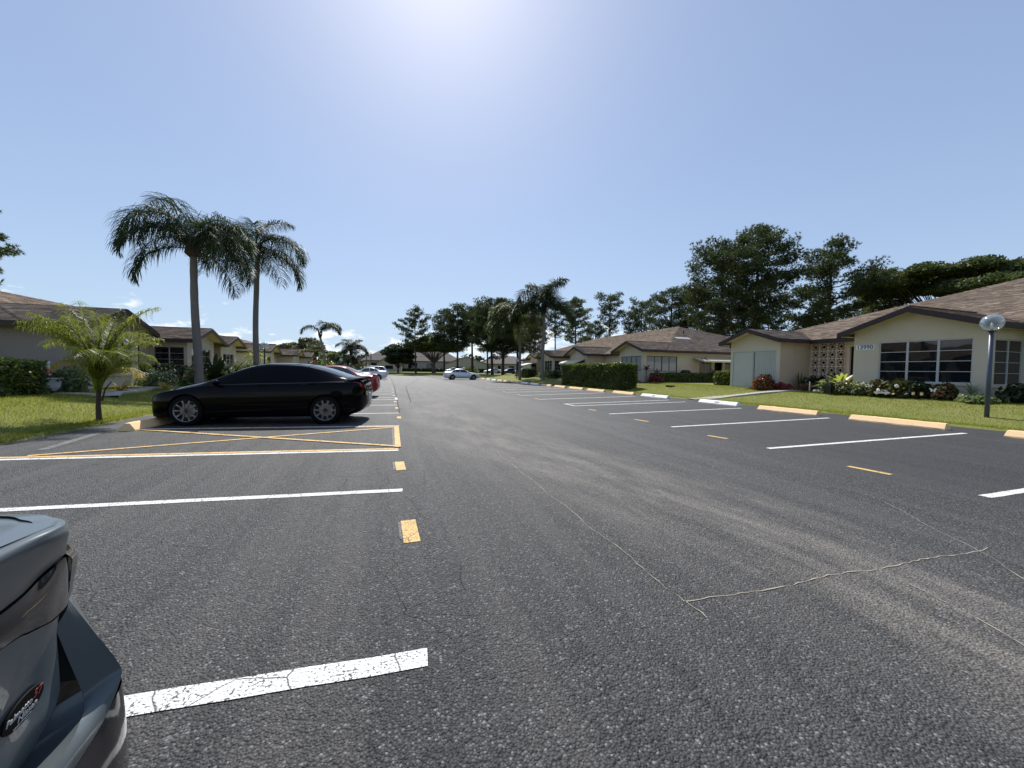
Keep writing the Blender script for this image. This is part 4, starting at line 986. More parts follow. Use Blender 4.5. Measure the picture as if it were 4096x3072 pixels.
bk = build_car('black fastback electric car with two tone spoked wheels in the nearest left bay', fastback, M['paint_black'], axles=(.865, 3.74), R_=.338, rim=.245, style='twin5', track=.915, glassm='glass_black',
    wins=[(1.38, 1.92, 2.60, 2.60), (2.66, 2.66, 3.92, 3.38)], front_glass=(1.18, 2.12), rear_glass=(3.30, 4.22), side_glass_q=(.552, .73),
    tails=[(4.34, 4.47, .50, .535, 'lamp_red'), (4.47, 4.57, .44, .555, 'lamp_red'), (4.53, 4.585, .40, .56, 'trim')], heads=[(.10, .48, .60, .78)], plate=.62,
    seams=[[(1.34, q/100) for q in range(16, 54, 3)], [(2.63, q/100) for q in range(16, 54, 3)], [(3.72-.0*q, q/100) for q in range(42, 54, 3)]], handles=[(2.40, .49), (3.45, .49)], mirror=(1.50, .975))
m = MB(); m.grid([[fastback.P(4.20+.24*t, .60+.38*j/5, .006, 1)+Vector((.08*t, 0, .012+.05*t*t)) for t in (0, .33, .66, 1)] for j in range(6)]+[[fastback.P(4.20+.24*t, .98-.38*j/5, .006, -1)+Vector((.08*t, 0, .012+.05*t*t)) for t in (0, .33, .66, 1)] for j in range(6)])
obj('spoiler', m, M['paint_black'], bk, smooth=True, sub=False)
for sd_ in (-1, 1): gpatch('window_trim', fastback.patch(1.30, 4.15, .536, .548, 30, 1, .006, sd_), M['trim'], bk)
gpatch('rear_diffuser', [[Vector((4.45+.13*i/3, y*(.60-.09*i), .29+.05*i+.0*abs(y))) for y in (-1, -.5, 0, .5, 1)] for i in range(4)], M['trim'], bk)
G_ = [[fastback.P(2.14+1.14*i/10, .775+(.9999-.775)*j/8, .003, 1) for j in range(9)]+[fastback.P(2.14+1.14*i/10, .775+(.9999-.775)*j/8, .003, -1) for j in range(7, -1, -1)] for i in range(11)]; gpatch('roof_glass', G_, M['car_glass'], bk)
for ch in bk.children:
    if ch.name.split('.')[0] in ('windshield', 'rear_window'): ch.data.materials[0] = M['car_glass']
for sd_ in (-1, 1): gpatch('shoulder_crease', fastback.patch(3.2, 4.3, .520, .527, 20, 1, .004, sd_), M['car_glass'], bk)
_L = fastback.L; bk['L_'] = _L; place(bk, -2.66-(4.72-_L)/2*math.cos(R(7)), 11.02+(4.72-_L)/2*math.sin(R(7)), math.pi-R(7))
sedan_keys = dict(L=4.50,
    top=[(0, .58), (.06, .70), (.3, .80), (.8, .92), (1.15, .98), (1.3, 1.02), (1.75, 1.26), (2.15, 1.415), (2.6, 1.45), (3.0, 1.42), (3.4, 1.27), (3.75, 1.11), (3.95, 1.075), (4.3, 1.06), (4.42, 1.02), (4.47, .82), (4.50, .68)],
    belt=[(0, .50), (.25, .68), (.8, .84), (1.3, .90), (2.2, .93), (3.4, .965), (4.2, .98), (4.4, .94), (4.50, .62)],
    bot=[(0, .36), (.12, .25), (.4, .19), (2.3, .185), (3.9, .2), (4.25, .24), (4.42, .30), (4.50, .42)],
    w=[(0, .56), (.08, .70), (.25, .80), (.6, .87), (1.2, .88), (3.6, .88), (4.1, .86), (4.35, .80), (4.46, .70), (4.50, .60)],
    wr=[(0, .40), (.3, .60), (1.0, .70), (1.3, .72), (1.75, .64), (2.2, .56), (3.0, .555), (3.45, .60), (3.85, .68), (4.3, .66), (4.50, .48)],
    crown=[(0, .03), (1.2, .04), (2.0, .06), (3.2, .06), (3.9, .045), (4.4, .03), (4.50, .02)])
sedan = CarShape(**sedan_keys)
sed = dict(axles=(.85, 3.52), R_=.32, rim=.21, track=.865, wins=[(1.55, 1.95, 2.50, 2.50), (2.57, 2.57, 3.10, 3.06), (3.15, 3.12, 3.52, 3.24)], front_glass=(1.32, 2.12), rear_glass=(3.12, 3.76), heads=[(.10, .40, .56, .74)],
    seams=[[(1.45, q/100) for q in range(16, 54, 3)], [(2.53, q/100) for q in range(16, 54, 3)], [(3.32, q/100) for q in range(40, 54, 3)]], handles=[(2.32, .49), (3.15, .49)], mirror=(1.60, .99), plate=.80)
rd = build_car('dark red sedan parked right behind the black fastback', sedan, M['paint_red'], glassm='car_glass_grey', tails=[(4.30, 4.44, .42, .53, 'lamp_red'), (4.44, 4.495, .42, .50, 'lamp_clear')], **sed)
gpatch('boot_lip', [[sedan.P(4.20+.2*t, .66+.33*j/5, .006, sg)+Vector((.06*t, 0, .01+.045*t)) for t in (0, .5, 1)] for sg in (1,) for j in range(6)]+[[sedan.P(4.20+.2*t, .99-.33*j/5, .006, -1)+Vector((.06*t, 0, .01+.045*t)) for t in (0, .5, 1)] for j in range(6)], M['paint_red'], rd)
for sd_ in (-1, 1): gpatch('side_moulding', sedan.patch(1.35, 3.15, .33, .345, 20, 1, .006, sd_), M['paint_red'], rd)
rd['L_'] = 4.5; place(rd, -2.62, 19.55, math.pi-R(4))
sv = build_car('silver sedan with dark glass and red tail lamp tucked behind the red car', sedan, M['paint_silver'], tails=[(4.26, 4.46, .44, .54, 'lamp_red')], **sed); sv['L_'] = 4.5; place(sv, -3.15, 26.4, math.pi-R(4))
wh = build_car('small pale silver sedan farther down the left row with its rear wheel showing', sedan, M['paint_white'], style='ten', glassm='car_glass_grey', tails=[(4.28, 4.47, .45, .535, 'lamp_red')], **sed); wh['L_'] = 4.5; place(wh, -2.25, 48.3, math.pi-R(2))
big = {k: ([(x*4.82/4.50, y) for x, y in v] if isinstance(v, list) else v) for k, v in sedan_keys.items()}; big['L'] = 4.82
sedan2 = CarShape(**big); sc_ = 4.82/4.5
ss = build_car('silver four door sedan parked alone nose in on the right side of the lane', sedan2, M['paint_silver'], style='seven', axles=(.93, 3.72), R_=.335, rim=.22, track=.885,
    wins=[(a*sc_, b*sc_, c*sc_, d*sc_) for a, b, c, d in sed['wins']], front_glass=(1.42, 2.27), rear_glass=(3.34, 4.02), heads=[(.10, .42, .56, .74)], tails=[(4.55, 4.76, .44, .53, 'lamp_clear')],
    seams=[[(x*sc_, q) for x, q in p] for p in sed['seams']], handles=[(2.5, .49), (3.4, .49)], mirror=(1.72, .99), plate=.80)
ss['L_'] = 4.82; place(ss, 9.35, 50.6, R(-1))
suvk = dict(L=4.60,
    top=[(0, .70), (.06, .85), (.3, .98), (.9, 1.08), (1.2, 1.13), (1.7, 1.45), (2.0, 1.60), (2.5, 1.66), (3.4, 1.65), (4.1, 1.57), (4.35, 1.30), (4.5, 1.05), (4.60, .80)],
    belt=[(0, .55), (.25, .80), (.8, .97), (1.3, 1.02), (3.4, 1.08), (4.2, 1.10), (4.45, .98), (4.60, .70)],
    bot=[(0, .42), (.12, .30), (.4, .24), (4.0, .24), (4.4, .32), (4.60, .46)],
    w=[(0, .60), (.08, .74), (.25, .84), (.6, .90), (1.2, .91), (3.8, .91), (4.3, .88), (4.5, .80), (4.60, .68)],
    wr=[(0, .45), (.3, .66), (1.0, .76), (1.3, .77), (1.8, .68), (2.2, .63), (3.6, .62), (4.2, .62), (4.45, .66), (4.60, .55)],
    crown=[(0, .03), (1.2, .04), (2.0, .06), (3.8, .05), (4.3, .05), (4.60, .02)])
suv = CarShape(**suvk)
svk = dict(axles=(.88, 3.6), R_=.355, rim=.23, track=.895, wins=[(1.50, 1.85, 2.50, 2.50), (2.57, 2.57, 3.35, 3.32), (3.42, 3.40, 4.18, 4.0)], front_glass=(1.22, 1.95), rear_glass=(4.12, 4.45), heads=[(.10, .40, .58, .76)], tails=[(4.30, 4.56, .44, .55, 'lamp_red')],
    seams=[[(1.42, q/100) for q in range(16, 54, 3)], [(2.53, q/100) for q in range(16, 54, 3)]], handles=[(2.32, .49), (3.3, .49)], mirror=(1.58, 1.13), plate=.85)
su = build_car('white sport utility car with black spoiler behind the small pale sedan', suv, M['paint_white'], cat='suv', **svk); su['L_'] = 4.6; place(su, -2.20, 53.9, math.pi-R(2))
# distant parked cars, in front of the far villas
for i, (x, y, h_, src, mt, lb) in enumerate(((13.8, 98.5, R(20), sv, 'paint_lightblue', 'pale blue distant car left of the round green hedge'), (16.8, 100, R(15), sv, 'paint_white', 'white distant car parked right of the spreading tree'), (22.6, 92, R(10), sv, 'paint_white', 'white distant car half hidden above the silver sedan roof'),
        (25.6, 88, R(5), sv, 'paint_blue', 'dark blue distant car between two pine trunks'), (28.9, 87, R(0), su, 'paint_white', 'white distant van beyond the blue car among the pines'))):
    c = copy_tree(src); c['label'] = lb; c['category'] = 'car'; c['group'] = 'parked cars far beyond the green'; c.rotation_euler = (0, 0, h_); c.location = (x, y, .40)
    for ch in c.children:
        if ch.name.split('.')[0] in ('body', 'wing_mirror', 'door_handle'):
            ch.data = ch.data.copy(); ch.data.materials[0] = M[mt]

# --- slate coloured car right beside the camera: its rear corner is built panel by panel
nc = thing('parked_car', 'slate blue grey car whose rear corner fills the lower left of the view', 'car', (-.9, .2, 0))
def C3(pts, n=24):
    out_ = []
    P = [Vector(p) for p in pts]; k = len(P)-1
    for i in range(n+1):
        s_ = i/n*k; j = min(int(s_), k-1); t = s_-j; p0 = P[max(j-1, 0)]; p1 = P[j]; p2 = P[j+1]; p3 = P[min(j+2, k)]
        out_.append(.5*((2*p1)+(-p0+p2)*t+(2*p0-5*p1+4*p2-p3)*t*t+(-p0+3*p1-3*p2+p3)*t**3))
    return out_
def loft(name, curves, mat, parent=nc, n=28, sub_=5):
    cs = [C3(c, n) for c in curves]; k = len(cs)-1; rows = []
    if k == 1: rows = cs
    else:
        for a in range(k*sub_+1):
            s_ = a/sub_; j = min(int(s_), k-1); t = s_-j; row = []
            for i in range(n+1):
                p0 = cs[max(j-1, 0)][i]; p1 = cs[j][i]; p2 = cs[j+1][i]; p3 = cs[min(j+2, k)][i]
                row.append(.5*((2*p1)+(-p0+p2)*t+(2*p0-5*p1+4*p2-p3)*t*t+(-p0+3*p1-3*p2+p3)*t**3))
            rows.append(row)
    m = MB(); m.grid(rows); o = obj(name, m, mat, parent, smooth=True); weld(o, 1e-5)
    return o
#@@NEAR
def mir(pts, yc=.2):
    return pts+[(x, 2*yc-y, z) for x, y, z in pts[::-1][1:]]
B_ = mir([(-1.05, .96, 1.07), (-.631, .887, 1.081), (-.531, .839, 1.083), (-.504, .815, 1.081), (-.495, .776, 1.083), (-.497, .70, 1.085), (-.475, .45, 1.092), (-.465, .2, 1.095)])
B2 = mir([(-1.05, .972, 1.062), (-.634, .900, 1.073), (-.533, .848, 1.077), (-.503, .821, 1.076), (-.492, .778, 1.078), (-.492, .70, 1.077), (-.470, .45, 1.084), (-.460, .2, 1.087)])
B3 = mir([(-1.05, .985, 1.045), (-.640, .918, 1.055), (-.543, .868, 1.055), (-.512, .840, 1.053), (-.499, .79, 1.055), (-.500, .71, 1.057), (-.477, .45, 1.064), (-.467, .2, 1.067)])
C_ = mir([(-1.05, 1.02, .99), (-.68, .985, .99), (-.585, .938, .985), (-.574, .925, .983), (-.569, .87, .975), (-.549, .768, .97), (-.525, .5, .975), (-.515, .2, .98)])
dk = [mir([(x_, y_, z_), (x_, y_-.03, z_+.002), (x_, y_*.8, z_+.008), (x_, .5, z_+.012), (x_, .2, z_+.014)]) for x_, y_, z_ in ((-1.05, .96, 1.07), (-.85, .925, 1.078), (-.631, .885, 1.081), (-.531, .837, 1.083), (-.505, .80, 1.083))]
loft('boot_lid', dk, M['paint_slate'], n=32)
loft('boot_edge', [[tuple(p) for p in C3(B_, 60)], [tuple(p) for p in C3(B2, 60)], [tuple(p) for p in C3(B3, 60)], [tuple(p) for p in C3(C_, 60)]], M['paint_slate'], n=90, sub_=5)
up = [(x-.004, y-.002, z) for x, y, z in B_]
loft('boot_top', [[(x, y, z+.0) for x, y, z in B_], [(x-.03, y-.012 if y > .2 else y+.012, z+.004) for x, y, z in B_]], M['paint_slate'], n=90)
Lm = mir([(-1.05, 1.09, .94), (-.69, 1.055, .945), (-.605, .985, .94), (-.572, .915, .937), (-.554, .83, .935), (-.545, .76, .935), (-.522, .5, .945), (-.512, .2, .95)])
D_ = mir([(-1.05, 1.12, .86), (-.70, 1.075, .86), (-.618, 1.006, .86), (-.585, .917, .87), (-.570, .85, .89), (-.559, .78, .905), (-.537, .5, .915), (-.53, .2, .92)])
sh_ = lambda c, d: [(x-d, y, z) for x, y, z in c]
loft('tail_lamp', [[(x, y, z-.006) for x, y, z in C_], Lm, D_], M['lamp_smoke'], n=90, sub_=5)
loft('shut_line', [[(x-.012, y-.008 if y > .2 else y+.008, z-.001) for x, y, z in C_], [(x-.012, y-.008 if y > .2 else y+.008, z-.008) for x, y, z in C_]], M['trim'], n=60)
loft('tail_lamp', [[(-1.0, 1.06, .99), (-.72, 1.05, .99), (-.655, 1.02, .985), (-.600, .955, .985)], [(-1.0, 1.11, .96), (-.72, 1.10, .96), (-.648, 1.065, .955), (-.598, .985, .955)], [(-1.0, 1.125, .92), (-.72, 1.11, .92), (-.640, 1.068, .925), (-.604, .995, .93)], [(-1.0, 1.12, .86), (-.72, 1.09, .86), (-.640, 1.045, .86), (-.618, 1.006, .86)]], M['lamp_smoke'], n=16)
T0 = mir([(-.630, 1.000, .853), (-.600, .955, .860), (-.586, .917, .866), (-.572, .85, .886), (-.561, .78, .902), (-.540, .5, .912), (-.533, .2, .917)])
T1 = mir([(-.632, .998, .80), (-.612, .96, .80), (-.600, .917, .80), (-.590, .85, .80), (-.583, .78, .80), (-.566, .5, .80), (-.56, .2, .80)])
T2 = mir([(-.636, 1.008, .72), (-.625, .96, .72), (-.617, .917, .72), (-.610, .85, .72), (-.605, .78, .72), (-.590, .5, .72), (-.585, .2, .72)])
T3 = mir([(-.640, 1.010, .655), (-.632, .97, .645), (-.628, .917, .64), (-.622, .85, .635), (-.618, .78, .635), (-.603, .5, .635), (-.60, .2, .635)])
T4 = mir([(-.665, 1.000, .59), (-.660, .96, .575), (-.658, .917, .57), (-.655, .85, .565), (-.650, .78, .56), (-.640, .5, .56), (-.635, .2, .56)])
loft('boot_panel', [T0, T1, T2, T3, T4], M['paint_slate'], n=70, sub_=5)
I_ = mir([(-.634, .998, .81), (-.634, 1.029, .72), (-.629, 1.053, .635), (-.620, 1.045, .612), (-.603, 1.004, .602), (-.582, .907, .597), (-.555, .6, .592), (-.545, .2, .59)])
O_ = mir([(-.632, 1.03, .85), (-.612, 1.067, .75), (-.588, 1.093, .66), (-.580, 1.09, .625), (-.585, 1.045, .570), (-.585, .960, .545), (-.560, .6, .515), (-.545, .2, .51)])
Om = [tuple((Vector(a)+Vector(b))/2+Vector((.004, .006 if b[1] > .2 else -.006, .004))) for a, b in zip(I_, O_)]
loft('bumper', [I_, Om, O_], M['paint_slate'], n=90, sub_=4)
loft('bumper_shelf', [mir([(-.668, 1.03, .62), (-.672, 1.01, .59), (-.675, .98, .565), (-.672, .90, .56), (-.665, .6, .56), (-.66, .2, .56)]), mir([(-.629, 1.053, .634), (-.620, 1.045, .611), (-.603, 1.004, .601), (-.582, .907, .596), (-.555, .6, .591), (-.545, .2, .589)])], M['paint_slate'], n=60)
loft('bumper_side', [[(-.632, 1.03, .85), (-.612, 1.067, .75), (-.588, 1.093, .66), (-.586, 1.102, .62)], [(-.70, 1.08, .858), (-.69, 1.105, .75), (-.67, 1.12, .66), (-.67, 1.13, .61)], [(-1.1, 1.125, .86), (-1.1, 1.135, .75), (-1.1, 1.14, .66), (-1.1, 1.15, .60)]], M['paint_slate'], n=16)
V0 = mir([(-1.1, 1.15, .60), (-.72, 1.135, .61), (-.588, 1.100, .622), (-.587, 1.048, .570), (-.587, .962, .545), (-.562, .6, .515), (-.547, .2, .51)])
V1 = mir([(-1.1, 1.18, .47), (-.72, 1.18, .47), (-.622, 1.168, .47), (-.578, 1.085, .455), (-.566, .962, .445), (-.545, .6, .43), (-.53, .2, .43)])
V2 = mir([(-1.1, 1.175, .32), (-.72, 1.178, .32), (-.625, 1.168, .32), (-.60, 1.085, .31), (-.59, .962, .30), (-.575, .6, .29), (-.56, .2, .29)])
V3 = mir([(-1.1, 1.10, .24), (-.76, 1.10, .24), (-.70, 1.09, .24), (-.68, 1.04, .24), (-.67, .93, .24), (-.65, .6, .24), (-.64, .2, .24)])
loft('lower_bumper', [V0, V1, V2, V3], M['lamp_smoke'], n=70, sub_=5)
# oval dealer sticker with its lettering
bd = Vector((-.6045, .878, .738)); mb = MB(); a_ = Vector((-.10, 1, 0)).normalized(); b_ = Vector((.16, .02, 1)).normalized(); nrm_ = a_.cross(b_).normalized(); nrm_ = nrm_ if nrm_.x > 0 else -nrm_
mb.prism([bd+a_*.047*math.cos(t*math.pi/16)+b_*.0265*math.sin(t*math.pi/16)-nrm_*.0 for t in range(32)], nrm_*.003)
bg_ = obj('oval_sticker', mb, simple('sticker_black', (.006, .005, .005), .7, spec=.15), nc)
rotm = Matrix((a_, b_, nrm_)).transposed().to_euler()
red_ = simple('sticker_red', (.42, .06, .06), .5); wht_ = simple('sticker_white', (.62, .62, .6), .5)
for s_, sz, off, mt_, nm_ in (('Palmetto', .0165, (-.012, .0035), wht_, 'lettering'), ('57', .021, (.029, .0085), red_, 'numerals'), ('Nissan', .0175, (.010, -.0105), wht_, 'lettering'), ('Palmetto57Nissan.com', .0045, (0, -.0205), wht_, 'lettering'), ('West Palm Beach', .006, (0, .024), wht_, 'lettering')):
    if s_.startswith('West'): continue
    text(s_, sz, mt_, bg_, bd+a_*off[0]+b_*off[1]+nrm_*.0036-origin(nc), rotm, nm_, .0003)
core = CarShape(**{k: ([(x*1.01, (y*.95 if k == 'top' and x > 3.45 else y)) for x, y in v] if isinstance(v, list) else v) for k, v in sedan_keys.items() if k != 'L'}, L=4.545)
cc_ = build_car('x', core, M['paint_slate'], **{**sed, 'plate': False}); 
for ch in list(cc_.children): ch.parent = nc; ch.location = Vector((-.70-4.545, .2, 0))-Vector(nc.location)
bpy.data.objects.remove(cc_)
# ------------------------------------------------------------------ vegetation
def unit(n, rs):
    v = rs.normal(size=(n, 3)); return v/np.linalg.norm(v, axis=1)[:, None]
def quads(cen, size, nrm=None, rs=nrs, elong=1.6, rand=.9):
    """leaf shaped quads (rhombs) at cen, roughly facing nrm"""
    n = len(cen); N = unit(n, rs)*rand+(nrm if nrm is not None else 0); N /= np.linalg.norm(N, axis=1)[:, None]+1e-9
    T = np.cross(N, unit(n, rs)); T /= np.linalg.norm(T, axis=1)[:, None]+1e-9; B = np.cross(N, T)
    s = (size*rs.uniform(.6, 1.3, n))[:, None]; V = np.stack([cen-T*s*elong/2, cen-B*s/2+T*s*.1, cen+T*s*elong/2, cen+B*s/2+T*s*.1], 1)
    return V.reshape(-1, 3), np.arange(n*4).reshape(-1, 4)
def needles(cen, length, width, out_dir, rs, spread=.8):
    n = len(cen); D = unit(n, rs)*spread+out_dir; D /= np.linalg.norm(D, axis=1)[:, None]; S = np.cross(D, unit(n, rs)); S /= np.linalg.norm(S, axis=1)[:, None]
    L = (length*rs.uniform(.6, 1.2, n))[:, None]; w_ = width/2
    V = np.stack([cen-S*w_, cen+S*w_, cen+D*L], 1); return V.reshape(-1, 3), np.arange(n*3).reshape(-1, 3)
def pine(label, seed, H, base_f=.45, Rc=3.2, nb=34, lean=(0, 0), r0=.26, dens=1.0, mat='pine_leaf', gap=0.0, q0=.42, flat=.55, prof='round', clump_r=.62, bend=0, name='pine_tree'):
    rs = np.random.RandomState(seed); r = random.Random(seed)
    root = thing(name, label, 'tree', (0, 0, 0))
    def tp(t): return Vector((lean[0]*t+bend*math.sin(t*5.0)*.35, lean[1]*t+.15*math.sin(t*4+seed), H*t))
    pts = [tp(i/12)-Vector((0, 0, .4 if i == 0 else 0)) for i in range(13)]; rad = [r0*(1.25 if i == 0 else 1-.8*(i/12)**1.1) for i in range(13)]
    m = MB(); m.tube(pts, rad, 8)
    cl = []
    for k in range(nb):
        t = base_f+(1-base_f)*(k+.5)/nb
        if gap and r.random() < gap: continue
        u = (t-base_f)/(1-base_f); pf = {'round': math.sqrt(max(.02, 1-(2*u-.85)**2/1.5)), 'cone': 1.05-u*.8, 'umbrella': .45+.65*u if u < .85 else .8, 'column': .8}[prof]
        L = Rc*pf*r.uniform(.6, 1.12); a = k*2.4+r.uniform(-.5, .5); p0 = tp(t*.985); rise = r.uniform(.05, .45)*L if prof != 'umbrella' else L*.5*r.uniform(.6, 1.2)
        d = Vector((math.cos(a), math.sin(a), 0)); side = Vector((-d.y, d.x, 0)); P = []
        for i in range(5): q = i/4; P.append(p0+d*L*q+Vector((0, 0, rise*q*q-.12*L*q*(1-q)*2))+side*math.sin(q*3+a)*L*.06)
        m.tube(P, [r0*.30*(1-.6*t)*(1-.75*q/4)+.012 for q in range(5)], 5, cap=False)
        nc_ = max(2, int(L*1.5*dens))
        for i in range(nc_):
            q = q0+(1-q0)*(i+r.random()*.6)/nc_; j = min(int(q*4), 3); b = P[j].lerp(P[j+1], q*4-j); off = side*r.uniform(-1, 1)*L*.26*q
            e = b+off+Vector((0, 0, r.uniform(-.05, .3))); cl.append((e.x, e.y, e.z, clump_r*r.uniform(.65, 1.25)))
            if abs(off.length) > .3: m.tube([P[max(0, j-1)], b.lerp(e, .6), e], [.03, .02, .012], 4, cap=False)
    for i in range(int(4*dens)): e = tp(1)+Vector((r.uniform(-.6, .6), r.uniform(-.6, .6), r.uniform(-.5, .2))); cl.append((e.x, e.y, e.z, clump_r*.9))
    obj('trunk', m, M['bark'], root, smooth=True, sub=False)
    cl = np.array(cl); nt_ = int(17*max(1, clump_r/.6)**1.3); nn = 12; k = len(cl)*nt_
    tc = np.repeat(cl[:, :3], nt_, 0)+unit(k, rs)*(rs.uniform(.3, 1, k)[:, None]*np.repeat(cl[:, 3], nt_)[:, None]*np.array([[1, 1, flat]]))
    od = (tc-np.repeat(cl[:, :3], nt_, 0)); od /= np.linalg.norm(od, axis=1)[:, None]+1e-6; od[:, 2] += .55
    V, F = needles(np.repeat(tc, nn, 0), .33, .058, np.repeat(od, nn, 0)*.8, rs, .85)
    # needles of one tuft share an island only by three vertices each; tint varies per needle
    tag(np_mesh('crown', V, F, M[mat], root, sub=False), kind='stuff')
    return root
def dup(src, x, y, z, label, rz=0, sc=1, szf=1, group=None, cat=None):
    c = copy_tree(src); c.location = (x, y, z); c.rotation_euler = (0, 0, rz); c.scale = (sc, sc, sc*szf); c['label'] = label
    if group: c['group'] = group
    if cat: c['category'] = cat
    return c
def put(o, x, y, z=None, rz=0, sc=1, szf=1, group=None):
    o.location = (x, y, lawn_z(x, y) if z is None else z); o.rotation_euler = (0, 0, rz); o.scale = (sc, sc, sc*szf)
    if group: o['group'] = group
    return o
GR = 'tall pines behind the right hand villas'; GC = 'pines on the green at the end of the lane'
pa = put(pine('largest pine behind the villas with a broad dense rounded crown and visible upper trunk', 3, 19.6, .42, 4.9, 44, r0=.34, dens=.9, clump_r=1.15, flat=.60, q0=.55, lean=(.6, .3)), 45.2, 38.0, .5, 0, group=GR)
pb = put(pine('second huge pine joined to the left of the largest one, lower wide spreading crown', 5, 16.6, .30, 5.0, 44, r0=.33, dens=.9, clump_r=1.15, flat=.60, q0=.55, prof='round', lean=(-.8, .2)), 40.0, 37.8, .5, R(40), group=GR)
pc = put(pine('dark full pine right of the largest pair, with a stubby side puff near its top', 8, 17.8, .22, 4.9, 48, r0=.36, dens=.9, clump_r=1.15, flat=.60, q0=.55, prof='round'), 54.1, 35.0, .5, R(10), group=GR)
pd = put(pine('open crowned pine seen between the dark full pine and the flat topped canopies', 11, 16.6, .40, 3.8, 34, r0=.28, dens=1.0, clump_r=.75, mat='pine_yellow'), 69.2, 38.5, .5, 0, group=GR)
pe = put(pine('bright bushy pine right of the open crowned one, above the gable of the nearest villa', 14, 14.4, .15, 4.4, 52, r0=.3, dens=1.2, clump_r=.8, mat='pine_yellow', prof='round'), 63.0, 33.4, .5, 0, group=GR)
pf_ = put(pine('slender pine with small high crown standing over the second right villa', 17, 15.2, .55, 3.1, 26, r0=.22, dens=1.0, clump_r=.85, prof='umbrella', q0=.5), 41.1, 65.5, .5, 0, group=GR)
dup(pf_, 46.9, 63.6, .5, 'slender pine just right of the small high crowned one above the villa ridge', R(130), .93, group=GR)
dup(pf_, 43.4, 62.5, .5, 'low leaning pine crown between the two slender pines', R(250), .78, group=GR)
dup(pb, 42.8, 51.3, .5, 'medium pine directly left of the huge joined pair', R(200), .84, group=GR)
dup(pd, 47.5, 50.0, .5, 'ragged pine crown showing left behind the huge joined pair', R(80), .86, group=GR)
dup(pc, 51.0, 44.5, .5, 'lower pine filling the gap under the huge joined pair', R(300), .70, group=GR)
dup(pe, 47.0, 31.5, .5, 'short pine crown right below the largest pine, over the shed gable', R(100), .62, group=GR)
dup(pe, 41.5, 33.0, .5, 'low shaded pine between the second villa ridge and the shed gable', R(190), .55, group=GR)
dup(pd, 39.4, 76.5, .5, 'pine crown immediately right of the tall right palm', R(30), 1.0, group=GR)
cv = put(pine('thin pine with crooked S shaped trunk and tiny crown right of the tall palm', 21, 15.4, .62, 2.2, 20, r0=.19, dens=1.1, clump_r=.62, bend=2.6, lean=(2.2, -.8)), 35.2, 72.0, .5, 0, group=GR)
dup(pc, 46.2, 80.0, .5, 'dark low pine mass behind the left end of the second right villa', R(70), .70, group=GR)
dup(pf_, 33.0, 73.2, .5, 'pine with crown behind the fronds of the tall right palm', R(10), .92, group=GR)
# on the green
cc1 = put(pine('bushy topped pine left of the palms with crown of stacked round puffs', 31, 14.8, .34, 3.6, 40, r0=.25, dens=.95, clump_r=1.0, q0=.5), 14.7, 84.5, .45, 0, group=GC)
dup(cc1, 12.6, 90.2, .45, 'lower pine at the left edge of the cluster on the green', R(120), .98, group=GC)
dup(pa, 17.9, 83.5, .45, 'pine second in the cluster whose crown touches the bushy topped one', R(200), .74, group=GC)
c4 = dup(pb, 19.4, 72.8, .45, 'tall dense pine in the middle of the cluster left of the paired palms', R(60), .86, group=GC)
dup(cc1, 22.3, 74.9, .45, 'pine crown rising just left behind the paired palms', R(300), .98, group=GC)
dup(pc, 21.0, 70.5, .45, 'pine with trunk leaning into the cluster left of the far lamp post', R(140), .80, group=GC)
dup(pb, 24.4, 71.5, .45, 'thick trunked pine standing behind the paired palms', R(20), .82, group=GC)
dup(pf_, 16.6, 78.6, .45, 'thin pine trunk right behind the silver sedan roof', R(10), .80, group=GC)
dup(pf_, 19.6, 77.5, .45, 'thin pine trunk between the blue distant car and the cluster', R(90), .86, group=GC)
dup(cc1, 32.9, 83.9, .45, 'pine crown filling the sky right behind the tall right palm', R(80), .86, group=GC)
dup(pf_, 24.0, 80.0, .45, 'thin dark trunked pine deep inside the grove', R(180), .95, group=GC)
dup(pf_, 26.8, 79.0, .45, 'thin straight pine behind the far lamp post globe', R(230), .9, group=GC)
dup(pf_, 29.8, 77.0, .45, 'thin pine between the paired palm trunks and the far awning', R(280), .93, group=GC)
lone = put(pine('lone pine on the green with two separate foliage tiers against the clouds', 37, 14.0, .40, 4.1, 30, r0=.2, dens=1.25, clump_r=.72, gap=.12, lean=(-.3, 0)), 6.0, 88.4, .45, 0, group=GC)
ed = put(pine('pine whose branch tips reach in from the left edge of the frame', 41, 15.6, .45, 3.6, 34, r0=.3, dens=1.2, clump_r=.62), -35.4, 46.6, .5, R(20))
